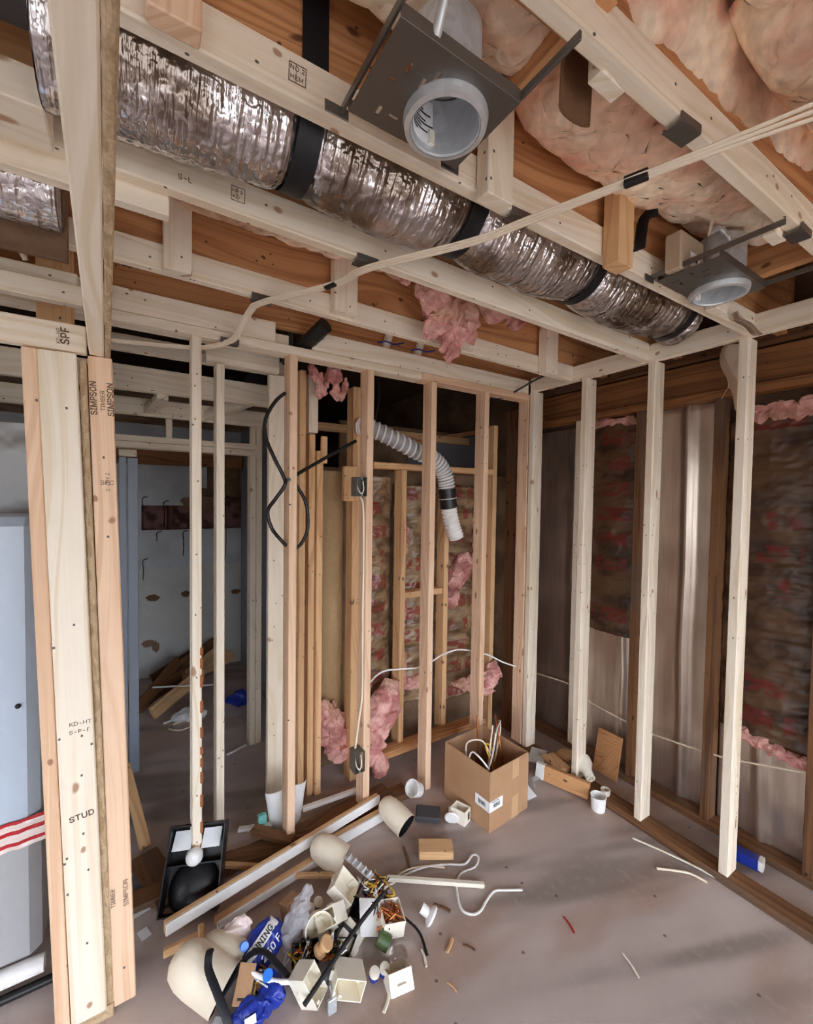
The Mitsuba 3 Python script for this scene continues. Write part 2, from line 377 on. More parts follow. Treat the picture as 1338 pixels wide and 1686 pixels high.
# ------------------------------------------------------------------ right stud wall
W = thing('wall_right', None, None, kind='structure')
bd('rim_board', 0.0, 0.038, -3.7, -0.012, 2.426, 2.515, 'pine', W)
for y, mat in ((-0.0472, 'pine'), (-.4378, 'pine'), (-.824, 'pine'), (-1.213, 'pine'), (-1.63, 'pine'), (-2.04, 'pine')):
    bd('stud', 0.0, 0.089, y, y+.038, 0.038, 2.426, mat, W)
bd('bottom_plate', -0.008, 0.092, -3.7, 0.0, 0.0, 0.038, 'brown_wood', W)
# ------------------------------------------------------------------ far stud wall
W = thing('wall_far', None, None, kind='structure')
XF = [-2.0208, -1.6085, -1.2013, -.794, -.3881, -.0014]
for i, x in enumerate(XF):
    bd('stud', x, x+.038, 0.0, .089, 0.038 if i not in (3,) else 0.0, 2.3768, 'pine' if i in (0,) else 'fir', W)
bd('top_plate', -3.2, -.862, 0, .089, 2.3768, 2.416, 'pine', W)
bd('top_plate', -.860, 0.036, 0, .089, 2.3768, 2.416, 'fir', W)
bd('header_board', -3.2, -1.675, 0.0, .038, 2.418, 2.507, 'pine', W)
bd('header_board', -1.50, -0.002, 0.0, .038, 2.418, 2.507, 'pine', W)
bd('header_board', -3.2, -1.60, 0.045, .083, 2.418, 2.475, 'pine', W)
bd('bottom_plate', -2.3, -.9, -.004, .092, 0.0, .036, 'brown_wood', W)

for i in range(12):
    z = .12+i*.085+.03*math.sin(i*5.1); h = .03+.025*abs(math.sin(i*3.7))
    put('bark', place(cbox(.012, .010, h, .003), rot('z', 45), (XF[0]+.037, .001, z)), 'bark', W)
bd('nailer', -2.6, -2.145, -.725, -.69, 2.425, 2.50, 'pine', 'ceiling')
# ------------------------------------------------------------------ doorway post and header the photographer stands under
W = thing('wall_partition', None, None, kind='structure')
def leanpost(name, xb0, xb1, xt0, xt1, y, d, z0, z1, mat, **k):
    a = xb1-xb0
    return stick(name, ((xb0+xb1)/2, y+d/2, z0), ((xt0+xt1)/2, y+d/2, z1), (1, 0, 0), (a+xt1-xt0)/2, d, mat, W, **k)
leanpost('post_board', -2.288, -2.229, -2.345, -2.280, -.352, .038, 0.02, 2.137, 'fir')
leanpost('post_sheathing', -2.309, -2.290, -2.366, -2.347, -.352, .10, 0.04, 2.12, 'osb')
leanpost('post_board', -2.396, -2.310, -2.462, -2.367, -.372, .038, 0.045, 2.13, 'pine')
leanpost('post_board', -2.440, -2.397, -2.492, -2.464, -.368, .09, 0.0, 2.13, 'fir')
bd('post_foot', -2.40, -2.29, -.36, -.30, 0.0, .044, 'osb', W)
stick('header_board', (-2.321, -.34, 2.21), (-2.218, -2.6, 2.21), (1, 0, 0), 0.038, 0.14, 'pine', W)
stick('header_sheathing', (-2.2925, -.34, 2.212), (-2.193, -2.6, 2.212), (1, 0, 0), 0.014, 0.146, 'osb', W)
bd('cap_plate', -3.6, -2.345, -.375, -.337, 2.135, 2.215, 'pine', W)
bd('cap_plate', -3.6, -2.345, -.30, -.262, 2.3, 2.36, 'pine', W)

# ------------------------------------------------------------------ outer wall behind the right studs
W = thing('wall_outer', None, None, kind='structure')
for y in (-1.40, -.985, -.575, -.16):
    bd('stud', .31, .398, y-.02, y+.02, 0.0, 2.25, 'brown_wood' if y < -.2 else 'pine', W)
bd('top_plate', .30, .40, -3.7, .3, 2.25, 2.29, 'rim_wood', W)
bd('rim_board', .34, .38, -3.7, .4, 2.292, 2.46, 'rim_wood', W)
bd('rim_board', .36, .40, -3.7, .4, 2.475, 2.62, 'brown_wood', W)
bd('bottom_plate', .30, .40, -3.7, .3, 0.0, .038, 'brown_wood', W)
def foil_panel(y0, y1, z0, z1, x=.41, bow=.02, seed=0, seam=.5):
    u = np.linspace(0, 1, 70); v = np.linspace(0, 1, 60)
    U, V = np.meshgrid(u, v, indexing='ij')
    Y = y0+(y1-y0)*U; Z = z0+(z1-z0)*V
    X = x-bow*np.sin(np.pi*U)**2*0.25-0.026*np.exp(-((U-seam-.03*(V-.5)+.03*(meshkit.noise(np.stack([V*5, V*0, V*0+seed], -1), seed)-.5))/.075)**2)-0.006*(meshkit.fbm(np.stack([Y*3, Z*1.5, Y*0+seed], -1), 3, seed)-0.5)
    m = grid_sheet(np.stack([X, Y, Z], -1)[::-1], 0.004)
    put('foil_panel', m, 'foil_board', W, smooth=True)
foil_panel(-.138, .36, 0.0, 2.22, seed=1, seam=.10)
foil_panel(-.553, -.182, 0.0, 1.0, seed=2, seam=.24)
foil_panel(-.963, -.597, 0.0, 2.25, seed=3, seam=.40)
foil_panel(-1.378, -1.007, 0.0, .8, seed=4)
foil_panel(-1.9, -1.42, 0.0, 2.25, seed=5)
def kraft_batt(name, P0, U, Vv, w, h, bulge, seed, mat, label, nu=46, nv=170, group=None, wr=0.016):
    """a paper-faced batt filling w x h from P0, facing the room"""
    U, Vv = np.asarray(U, float), np.asarray(Vv, float); N = np.cross(U, Vv)
    u = np.linspace(0, 1, nu); v = np.linspace(0, 1, nv); A, B = np.meshgrid(u, v, indexing='ij')
    q = np.stack([A*w*2.0, B*h*13.0, A*0+seed*3.1], -1)
    fold = np.abs(meshkit.fbm(q, 4, seed)-0.5)*2
    fold2 = np.abs(meshkit.fbm(np.stack([A*w*7+B*h*3, B*h*9-A*w*4, A*0+seed], -1), 4, seed+2)-0.5)*2
    pil = meshkit.noise(np.stack([A*0.5, B*h*4.2, A*0+seed], -1), seed)
    d = bulge*np.sin(np.pi*A)**0.7*(0.55+0.9*pil)-wr*1.9*fold**0.7-wr*1.5*fold2**0.7+wr*0.5*meshkit.fbm(np.stack([A*w*20, B*h*20, A*0+seed], -1), 3, seed+5)
    edge = 0.012*(meshkit.noise(np.stack([A*0+seed, B*h*9, A*0], -1), seed+9)-0.5)
    P = np.asarray(P0, float)+(A*w+edge)[..., None]*U+(B*h)[..., None]*Vv+d[..., None]*N
    m, uv = grid_sheet(P, 0.03, np.stack([A, B*h+seed*1.7], -1))
    k = thing(name, label, 'insulation batt', group)
    put('paper_facing', m, mat, k, smooth=True, uv=uv)
    return k
G = 'paper faced batts in the outer wall'
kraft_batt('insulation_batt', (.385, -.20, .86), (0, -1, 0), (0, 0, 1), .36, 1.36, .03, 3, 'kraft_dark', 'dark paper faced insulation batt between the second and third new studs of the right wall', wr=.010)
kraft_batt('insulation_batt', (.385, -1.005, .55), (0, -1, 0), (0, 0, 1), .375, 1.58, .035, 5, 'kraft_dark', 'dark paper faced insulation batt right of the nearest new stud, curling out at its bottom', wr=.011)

# ------------------------------------------------------------------ second stud wall and hall behind
W = thing('wall_hall', None, None, kind='structure')
bd('stud', -1.89, -1.853, .235, .325, 0.0, 2.345, 'pine', W)
bd('stud', -1.60, -1.50, .40, .438, 0.0, 2.38, 'pine', W)
bd('header_board', -1.93, -1.58, .27, .308, 2.355, 2.45, 'pine', W)
bd('ceiling_joist', -3.2, -1.44, .70, .738, 2.26, 2.39, 'pine', W)
bd('ceiling_joist', -3.2, -1.44, .94, .978, 2.17, 2.27, 'pine', W)
bd('ceiling_joist', -3.2, -1.44, .55, .588, 2.42, 2.5, 'pine', W)
bd('door_header', -3.2, -1.50, 1.0, 1.09, 1.985, 2.022, 'pine', W)
bd('door_header', -3.2, -1.50, 1.0, 1.09, 2.024, 2.06, 'pine', W)
stick('brace', (-2.09, .72, 2.25), (-2.15, .96, 2.2), (1, 0, 0), .06, .038, 'pine', W)
stick('brace', (-1.6, .72, 2.3), (-1.85, .96, 2.2), (0, 0, 1), .06, .038, 'pine', W)
bd('cripple', -2.06, -2.025, 1.0, 1.038, 2.06, 2.2, 'pine', W)
bd('cripple', -1.565, -1.53, 1.0, 1.038, 2.06, 2.2, 'pine', W)
bd('stud', -1.566, -1.528, 1.0, 1.089, 0.0, 1.985, 'pine', W)
bd('stud', -1.526, -1.488, 1.0, 1.089, 0.0, 2.24, 'pine', W)
bd('stud', -1.45, -1.41, .9, .98, 0.0, 2.2, 'brown_wood', W)
wally('wall_side_partition', -2.36, .345, 1.02, [], 'drywall', 0.02)
# door jamb
W = thing('door_1', None, None, kind='structure')
bd('jamb', -2.30, -2.262, 1.02, 1.06, 0, 1.93, 'grey_paint', W)
bd('jamb', -2.258, -2.205, 1.06, 1.14, 0, 1.93, 'grey_paint', W)
bd('blocking', -2.30, -2.21, 1.02, 1.08, 1.935, 1.975, 'pine', W)
# far room
wallx('wall_back', 2.62, -4.2, -.6, [(-1.62, 1.62, -1.3, 2.0), (-2.17, 1.38, -1.25, 1.61), (-1.72, 1.60, -1.25, 1.78)], 'drywall', 0.013)
bd('header_beam', -4.0, -1.31, 2.50, 2.60, 1.985, 2.13, 'rim_wood', tag('wall_back', kind='structure'))
wallx('wall_back_cavity', 2.75, -4.2, -.6, [], 'dark_board', 0.02)
put('ceiling_hall', cbox(2.9, 1.7, .012, .002).apply_translation([-2.75, 1.93, 2.36]), 'dark_board', kind='structure')
wally('wall_hall_side', -1.30, 1.0, 2.62, [], 'grey_sheet', 0.02)

# ------------------------------------------------------------------ tub alcove framing
W = thing('wall_alcove', None, None, kind='structure')
for x0, x1, y, z1 in ((-1.464, -1.428, .29, 2.40), (-1.402, -1.366, .31, 2.06), (-1.362, -1.326, .29, 1.97)):
    bd('stud', x0, x1, y, y+.09, .0, z1, 'tan_wood', W)
bd('splice_stud', -1.404, -1.35, .315, .40, 2.07, 2.40, 'pine', W)
bd('splice_block', -1.345, -1.31, .27, .29, 1.90, 2.05, 'tan_wood', W)
bd('stud', -1.140, -1.092, .30, .39, 0.0, 2.36, 'tan_wood', W)
bd('blocking', -1.21, -1.105, .262, .298, 1.69, 1.89, 'tan_wood', W)
bd('stud', -.80, -.762, .30, .39, 0.06, 1.89, 'tan_wood', W)
bd('stud', -.43, -.392, .33, .42, 0.06, 1.86, 'tan_wood', W)
bd('stud', -.02, .02, .30, .39, 0.0, 2.25, 'tan_wood', W)
bd('stud', .10, .14, .20, .29, 0.0, 2.36, 'brown_wood', W)
bd('top_plate', -1.0, .0, .30, .39, 1.892, 1.93, 'tan_wood', W)
bd('sill', -1.0, -.1, .24, .33, .10, .14, 'old_wood', W)
bd('crossbar', -.76, -.44, .33, .40, 1.06, 1.10, 'tan_wood', W)
bd('beam', -1.35, .35, 1.0, 1.04, 2.20, 2.26, 'tan_wood', W)
put('grey_sheet', trimesh.convex.convex_hull(np.array([[x, y, z] for y in (1.03, 1.045) for x, z in ((-.5, 1.75), (.45, 1.85), (.45, 2.30), (-.2, 2.17))])), 'grey_sheet', W)
stick('beam', (-.25, 1.02, 2.17), (.45, 1.02, 2.33), (0, 0, 1), .04, .03, 'old_wood', W)
bd('back_panel', -.9, .42, 1.05, 1.07, 1.2, 2.3, 'dark_board', W)
bd('back_panel', -1.34, .42, .52, .54, 0.0, 1.9, 'dark_board', W)
GA = 'paper faced batts in the alcove wall'
kraft_batt('insulation_batt', (-1.06, .47, .45), (1, 0, 0), (0, 0, 1), .29, 1.40, .05, 11, 'kraft', 'tan paper faced batt with red print, left bay of the alcove')
kraft_batt('insulation_batt', (-.75, .47, .30), (1, 0, 0), (0, 0, 1), .31, 1.50, .05, 12, 'kraft', 'rumpled paper faced batt behind the short crossbar, middle bay of the alcove')
kraft_batt('insulation_batt', (-.41, .47, .25), (1, 0, 0), (0, 0, 1), .42, 1.55, .05, 13, 'kraft', 'crumpled paper faced batt in the bay right of the white hose')
U, V = np.meshgrid(np.linspace(0, 1, 30), np.linspace(0, 1, 80), indexing='ij')
P = np.stack([-1.318+.20*U, .47-.045*np.sin(np.pi*U)**.6+.012*meshkit.fbm(np.stack([U*3, V*9, U*0], -1), 4, 3), .25+1.62*V], -1)
put('paper_roll', grid_sheet(P, .01), 'tan_sheet', smooth=True, label='plain tan paper faced batt standing left of the upper switch box', cat_='insulation batt')

# ------------------------------------------------------------------ ceiling insulation
def bay_batt(x0, x1, y0, y1, z, amp, seed, label, mat='fluff', group='pink batts between the old ceiling joists', dip=0.03, sl=0.0):
    nu, nv = max(20, int((x1-x0)*95)), 40
    U, V = np.meshgrid(np.linspace(0, 1, nu), np.linspace(0, 1, nv), indexing='ij')
    X = x0+(x1-x0)*U; Y = y0+(y1-y0)*V+sl*(x0-X)
    q = np.stack([X*5.5, Y*5.5, X*0+seed], -1)
    ridge = np.abs(meshkit.fbm(q, 4, seed)-0.5)*2
    edge = np.minimum(np.minimum(V, 1-V)*7, 1)**0.6*np.minimum(np.minimum(U, 1-U)*18, 1)**0.6
    Z = z+0.10*(1-edge)-dip*np.sin(np.pi*V)*edge-amp*(0.9-2.0*ridge)*edge*0.7-0.030*(np.abs(meshkit.fbm(q*2.6, 4, seed+4)-0.5)*2-.5)*edge-0.014*(meshkit.fbm(q*8, 3, seed+6)-0.5)
    wx = 0.02*(meshkit.fbm(q*1.5+9, 3, seed+7)-0.5)
    m = grid_sheet(np.stack([X+wx, Y+wx, Z], -1)[::-1], -0.05)
    return put('insulation_batt', m, mat, smooth=True, label=label, cat_='insulation batt', group=group)
bay_batt(-2.3, -1.16, -1.98, -1.535, 2.725, .05, 21, 'fluffy pale pink ceiling batt in the top right corner of the photo', dip=.05, sl=.06)
bay_batt(-1.14, -.02, -1.98, -1.585, 2.70, .055, 22, 'fluffy pale pink ceiling batt at the right edge beyond the nearest ceiling joist', dip=.05, sl=.04)
bay_batt(-2.3, -1.42, -1.46, -1.165, 2.735, .045, 23, 'pink ceiling batt bulging above the large recessed light', sl=.07)
bay_batt(-1.40, -.36, -1.51, -1.185, 2.715, .05, 24, 'pale pink ceiling batt between the two recessed lights', dip=.05, sl=.03)
bay_batt(-2.4, -1.5, -.72, -.33, 2.73, .035, 25, 'dusty tan ceiling batt above the wide board hanger at left', 'fluff')
bay_batt(-1.48, -.05, -.72, -.33, 2.735, .03, 26, 'pink ceiling batt the torn tufts hang from')
bay_batt(-2.4, -.05, -.27, .06, 2.76, .02, 27, 'ceiling batt over the far stud wall')
def blobs(specs, seed, amp=0.03, freq=16, sub=4):
    out = []
    for i, (c, r, s) in enumerate(specs):
        m = trimesh.creation.icosphere(subdivisions=sub)
        v = m.vertices*np.asarray(r)
        v[:, 0] += s*v[:, 2]
        v = rumple(v, amp, freq, seed+i*3, 4)
        out.append(trimesh.Trimesh(v+np.asarray(c), m.faces, process=False))
    return cat(*out)
put('torn_insulation', blobs([((-1.16, -.50, 2.585), (.075, .07, .075), 0), ((-1.05, -.47, 2.55), (.075, .05, .12), .1), ((-.95, -.46, 2.53), (.055, .05, .11), -.2), ((-1.12, -.45, 2.47), (.035, .03, .06), .2),
     ((-1.03, -.44, 2.43), (.04, .03, .055), -.2), ((-1.01, -.44, 2.39), (.035, .03, .04), 0), ((-.98, -.45, 2.46), (.05, .04, .05), 0), ((-.80, -.5, 2.60), (.09, .05, .06), 0), ((-.66, -.5, 2.585), (.05, .04, .06), 0),
     ((-1.30, -.5, 2.62), (.05, .04, .04), 0)], 31, .045, 22, 5), 'pink_fluff', smooth=True,
    label='torn pink insulation tufts hanging down over the third ceiling joist', cat_='insulation')
put('torn_insulation', blobs([((-1.42+.036*i, .20+.01*(i % 3), 2.37-.02*((i*7) % 4)), (.022, .02, .05+.018*((i*5) % 4)), .2*((i % 3)-1)) for i in range(6)], 41, .03, 26, 4), 'pink_fluff', smooth=True,
    label='wisps of pink insulation hanging below the top plate, beside the tripled old studs', cat_='insulation')

# ------------------------------------------------------------------ flexible duct and its straps
def duct(name, x0, x1, yc, zc, r, waists, label, seed):
    n, k = int((x1-x0)*230), 150
    X = np.linspace(x0, x1, n); th = np.linspace(0, 2*np.pi, k, endpoint=False)
    XX, TT = np.meshgrid(X, th, indexing='ij')
    w = sum(np.exp(-((XX-a)/.035)**2) for a in waists)
    ln = np.array([min(abs(x-a) for a in waists) for x in X])
    R = r*(1-0.075*w)*(1+0.03*np.sin(np.minimum(ln, .3)/.3*np.pi/2))[:, None]
    c = np.stack([XX*44, np.cos(TT)*1.6, np.sin(TT)*1.6+seed], -1)
    crease = np.abs(meshkit.fbm(c, 3, seed)-0.5)
    c2 = np.stack([XX*9, np.cos(TT)*3.1, np.sin(TT)*3.1+seed], -1)
    facet = np.abs(meshkit.fbm(c2*1.7, 3, seed+3)-0.5)
    R = R-0.017*crease-0.012*facet
    bag = 0.018*np.maximum(0, -np.sin(TT))*(meshkit.noise(np.stack([XX*8, XX*0, XX*0+seed], -1), seed))*(1-w.clip(0, 1))
    sag = -.014*np.sin(np.minimum(ln, .25)/.25*np.pi/2)[:, None]
    P = np.stack([XX, yc+.92*R*np.cos(TT), zc+sag+(R+bag)*np.sin(TT)], -1)
    I = np.arange(n*k).reshape(n, k); J = np.roll(I, -1, 1)
    a, b, cc, d = I[:-1], J[:-1], J[1:], I[1:]
    F = np.vstack([np.stack([a, cc, b], -1).reshape(-1, 3), np.stack([a, d, cc], -1).reshape(-1, 3)])
    V = np.vstack([P.reshape(-1, 3), [[x0, yc, zc], [x1, yc, zc]]])
    e = np.arange(k); f = np.roll(e, -1)
    F = np.vstack([F, np.stack([e, f, e*0+n*k], 1), np.stack([(n-1)*k+f, (n-1)*k+e, e*0+n*k+1], 1)])
    uv = np.vstack([np.stack([XX, TT*r], -1).reshape(-1, 2), [[0, 0], [0, 0]]])
    put(name, trimesh.Trimesh(V, F, process=False), 'duct_foil', smooth=True, uv=uv, label=label, cat_='duct')
WX = (-1.885, -1.385, -.80, -.13)
duct('flexible_duct', -2.37, -.045, -.937, 2.630, .150, WX, 'long crinkled silver flexible duct hung between two ceiling joists', 3)
for i, x in enumerate(WX):
    a = np.radians(np.linspace(-205, 25, 40)); r = .1465
    w = .028 if i < 2 else .022
    def ring(rr): return np.stack([0*a, -.937+.92*rr*np.cos(a), 2.622+rr*np.sin(a)], -1)
    P = np.stack([ring(r)+[x-w, 0, 0], ring(r)+[x+w, 0, 0]], 0)
    P = np.concatenate([P[:, :1]+[0, 0, .17], P, P[:, -1:]+[0, 0, .17]], 1)
    put('duct_strap', grid_sheet(P, 0.0025), 'black_strap', smooth=30, cat_='strap', group='black straps under the silver duct',
        label=['wide black strap round the silver duct, left of the large recessed light', 'black strap round the duct where the cables cross under it', 'thin black strap round the duct near the small recessed light', 'last black strap at the far right end of the silver duct'][i])
put('strap_tail', cbox(.056, .003, .17, .001).apply_translation([-1.905, -1.1245, 2.68]), 'black_strap', 'duct_strap')
duct('flexible_duct', -3.3, -2.385, -.53, 2.54, .115, (-3.0,), 'second piece of silver duct at the upper left edge, left of the doorway header', 8)

# ------------------------------------------------------------------ cables along the joists, steel guard plates
JP = [(-.95, -2.25, 2.47), (-1.06, -1.95, 2.462), (-1.20, -1.575, 2.447), (-1.335, -1.20, 2.452), (-1.42, -1.05, 2.437), (-1.60, -.775, 2.432), (-1.64, -.60, 2.443), (-1.81, -.33, 2.440), (-1.835, -.22, 2.44), (-1.85, -.12, 2.40), (-1.88, -.03, 2.368), (-2.0, .06, 2.345), (-2.3, .12, 2.33)]
for i in range(3):
    P = np.array(JP)+np.array([.0075, .003, -.003])*(i-1)
    if i: P[:2, 0] += 0.03*i
    put('cable', tube(P, .0055, 8, 8, .6), 'cable', smooth=50, cat_='cable', group='pale cables crossing under the joists', label='pale flat cable of the bundle stapled across the undersides of the ceiling joists')
def guard(x, y, z, label, tilt=0):
    m = cat(cbox(.075, .042, .0025, .0008), cbox(.075, .0025, .02, .0008).apply_translation([0, -.021, .01]), cbox(.012, .004, .008, .0008).apply_translation([-.03, .018, .004]), cbox(.012, .004, .008, .0008).apply_translation([.03, .018, .004]))
    put('guard_plate', place(m, rot('z', -tilt), (x, y, z)), 'dark_steel', cat_='steel plate', group='dark guard plates over the cables', label=label)
guard(-1.205, joist_at('J', -1.2)[0]+.019, joist_at('J', -1.2)[1]-.010, 'dark steel guard plate under the nearest ceiling joist at right', 4)
guard(-1.338, joist_at('A', -1.34)[0]+.019, joist_at('A', -1.34)[1]-.010, 'dark steel guard plate on the joist that carries the recessed lights', 3)
guard(-1.602, joist_at('B', -1.6)[0]+.019, joist_at('B', -1.6)[1]-.010, 'dark steel guard plate under the joist below the duct')
guard(-1.815, joist_at('C', -1.82)[0]+.019, joist_at('C', -1.82)[1]-.010, 'dark steel guard plate under the third joist, where the cables bend down')
guard(-1.875, -.0, 2.366, 'dark steel guard plate under the top plate of the far stud wall')
guard(-.62, joist_at('J', -.62)[0]+.019, joist_at('J', -.62)[1]-.010, 'dark steel guard plate at the right edge under the nearest joist')
put('cable_tape', place(cbox(.016, .05, .016, .002), rot('z', 20), (-1.65, -.585, 2.442)), 'black_plastic', label='bit of black tape round the cables between the second and third joists', cat_='tape')
put('cable_tape', place(cbox(.018, .05, .022, .002), rot('z', 20), (-1.255, -1.43, 2.449)), 'black_plastic', label='bit of black tape round the cables near the nearest joist', cat_='tape')

# ------------------------------------------------------------------ recessed lights
def plate_with_hole(x0, x1, y0, y1, cx, cy, r, t):
    g = sg.box(x0, y0, x1, y1).difference(sg.Point(cx, cy).buffer(r, 48))
    for (a, b, w, h) in ((x0+.045, y1-.045, .008, .022), (x0+.07, y1-.04, .02, .007), (x0+.05, y0+.05, .007, .02), (x0+.085, y0+.06, .008, .022), (x0+.03, y0+.09, .015, .006), (x0+.10, y0+.035, .008, .02)):
        g = g.difference(sg.box(a, b, a+w, b+h))
    return trimesh.creation.extrude_polygon(g, t, engine='earcut')
def can_light(px0, px1, py0, py1, zp, cx, cy, r, bars, label, tall, seed):
    k = thing('recessed_light', label, 'recessed light')
    put('frame_plate', plate_with_hole(px0, px1, py0, py1, cx, cy, r+.004, .002).apply_translation([0, 0, zp]), 'dark_steel', k)
    for y, s in ((py0, 1), (py1, -1)):
        put('plate_flange', cbox(px1-px0, .002, .025, .0005).apply_translation([(px0+px1)/2, y, zp+.013]), 'dark_steel', k)
    put('collar', lathe([(r+.001, -.020), (r+.012, -.018), (r+.015, -.004), (r+.014, .001), (r+.010, -.002), (r+.0, -.010), (r-.002, -.012), (r, -.020)], 56).apply_translation([cx, cy, zp]), 'galv', k, smooth=40)
    put('can', lathe([(r-.003, -.016), (r-.003, tall-.012), (.02, tall-.004), (.02, tall), (r-.01, tall), (r, tall-.01), (r, -.016), (r-.003, -.016)], 56).apply_translation([cx, cy, zp]), 'galv', k, smooth=40)
    put('can_seam', lathe([(r-.0035, tall*.55), (r-.006, tall*.55+.002), (r-.0035, tall*.55+.004)], 48).apply_translation([cx, cy, zp]), 'black_plastic', k, smooth=40)
    a = np.radians(np.linspace(150, 78, 14)); R_ = r-.0055
    def arc(z0, z1, a0=a, dr=0): return np.stack([np.stack([cx+(R_-dr)*np.cos(a0), cy+(R_-dr)*np.sin(a0), a0*0+zp+z0], -1), np.stack([cx+(R_-dr)*np.cos(a0), cy+(R_-dr)*np.sin(a0), a0*0+zp+z1], -1)], 0)
    lb = put('label', grid_sheet(arc(-.006, .082)[::-1], .0006), 'paper', k, smooth=True)
    for j in range(9):
        z0 = .010+j*.0068; n = 4+(j*5) % 8
        put('label_line', grid_sheet(arc(z0, z0+.0028, a[1:3+n], .0009)[::-1], .0003), 'ink', lb, smooth=True)
    for (x, y0, y1) in bars:
        put('hanger_bar', cbox(.006, y1-y0, .016, .001).apply_translation([x, (y0+y1)/2, zp+.02]), 'dark_steel', k)
        put('bar_foot', cbox(.05, .003, .022, .001).apply_translation([x-.012, y1-.002, zp+.012]), 'dark_steel', k)
    put('clip', cbox(.012, .003, .03, .001).apply_translation([cx+.01, cy+r-.010, zp+.01]), 'ivory', k)
    return k
k1 = can_light(-1.870, -1.605, -1.405, -1.210, 2.462, -1.702, -1.300, .069, [(-1.872, -1.50, -1.185), (-1.598, -1.53, -1.195)], 'large recessed can light with dark frame plate and round label, upper centre of the ceiling', .17, 1)
put('conduit', tube([(-1.80, -1.40, 2.475), (-1.80, -1.43, 2.53), (-1.79, -1.44, 2.60), (-1.76, -1.42, 2.66)], .009, 12, 14, rfn=lambda t: .009+.0012*math.sin(t*260)), 'galv', k1, smooth=50)
put('conduit', tube([(-1.73, -1.40, 2.60), (-1.745, -1.44, 2.64), (-1.76, -1.46, 2.70)], .009, 12, 14, rfn=lambda t: .009+.0012*math.sin(t*200)), 'galv', k1, smooth=50)
k2 = can_light(-.745, -.40, -1.395, -1.215, 2.448, -.510, -1.300, .074, [(-.75, -1.55, -1.195), (-.39, -1.62, -1.195)], 'small recessed can light with square junction box, near the right wall', .17, 2)
jb = put('junction_box', cbox(.15, .05, .12, .004).apply_translation([-.69, -1.27, 2.515]), 'tan_paint', k2)
put('label', cbox(.06, .001, .045, .0002).apply_translation([-.675, -1.296, 2.50]), 'paper', jb)
put('label_print', cbox(.028, .001, .012, .0002).apply_translation([-.675, -1.2975, 2.50]), 'ink', jb)
put('conduit', tube([(-.63, -1.34, 2.47), (-.60, -1.36, 2.51), (-.585, -1.36, 2.56), (-.62, -1.34, 2.60), (-.66, -1.33, 2.58)], .009, 10, 14, rfn=lambda t: .009+.0012*math.sin(t*300)), 'galv', k2, smooth=50)
put('wire_loop', tube([(-.68, -1.335, 2.56), (-.68, -1.345, 2.62), (-.77, -1.35, 2.66), (-.80, -1.34, 2.72), (-.74, -1.36, 2.79)], .004, 8, 10), 'cable', k2, smooth=50)
put('wire_loop', tube([(-.68, -1.335, 2.56), (-.675, -1.345, 2.62), (-.64, -1.35, 2.68), (-.60, -1.35, 2.74)], .004, 8, 10), 'cable', k2, smooth=50)
put('foil_scrap', blobs([((-.66, -1.235, 2.60), (.03, .008, .03), 0)], 5, .02, 40, 3), 'duct_foil', smooth=True, label='crumpled scrap of foil tape behind the small recessed light', cat_='foil scrap', uv=None)
put('foil_scrap', tube([(-.235, -1.245, 2.46), (-.215, -1.255, 2.43), (-.16, -1.265, 2.42), (-.11, -1.27, 2.40), (-.09, -1.275, 2.395)], .018, 10, 6, .35), 'foil_board', smooth=40, label='shiny foil strip dangling at the right end of the light joist', cat_='foil scrap')
put('old_shingle', grid_sheet(np.stack([np.stack([np.array([-1.44-.045*math.cos(t), -1.405+.012*math.sin(t)*1.0-.03*(z-2.5), z]) for z in np.linspace(2.52, 2.70, 6)]) for t in np.linspace(0, math.pi, 14)]), .006), 'brown_wood', smooth=40,
    label='weathered curled brown sheet of old roofing hanging by the large recessed light', cat_='roofing scrap')
put('strap_end', tube([(-.86, -1.215, 2.515), (-.86, -1.225, 2.60), (-.855, -1.245, 2.615), (-.84, -1.26, 2.615)], .02, 6, 6, .15), 'black_strap', smooth=40, label='loose black strap end folded over beside the orange hanger', cat_='strap')

# ------------------------------------------------------------------ pipes over the far wall
put('pipe', tube([(-1.475, -.10, 2.505), (-1.50, -.03, 2.475), (-1.54, .10, 2.43), (-1.56, .2, 2.40)], .036, 20, 6), 'black_plastic', smooth=40, label='short capped black plastic pipe poking over the far wall plate', cat_='pipe')
for i, (x, lab) in enumerate(((-1.06, 'left one of two pale pipes with blue lines over the far wall'), (-.85, 'right one of two pale pipes with blue lines over the far wall'))):
    k = put('pipe', tube([(x-.03, .055, 2.48), (x, .056, 2.56), (x+.03, .056, 2.66)], .022, 16, 5), 'ivory', smooth=40, label=lab, cat_='pipe', group='pale pipes over the far wall')
    put('stripe', tube([(x-.07, .03, 2.535), (x-.02, .028, 2.55), (x+.03, .028, 2.545), (x+.10, .04, 2.57)], .004, 8, 6), 'blue_bag', k, smooth=40)

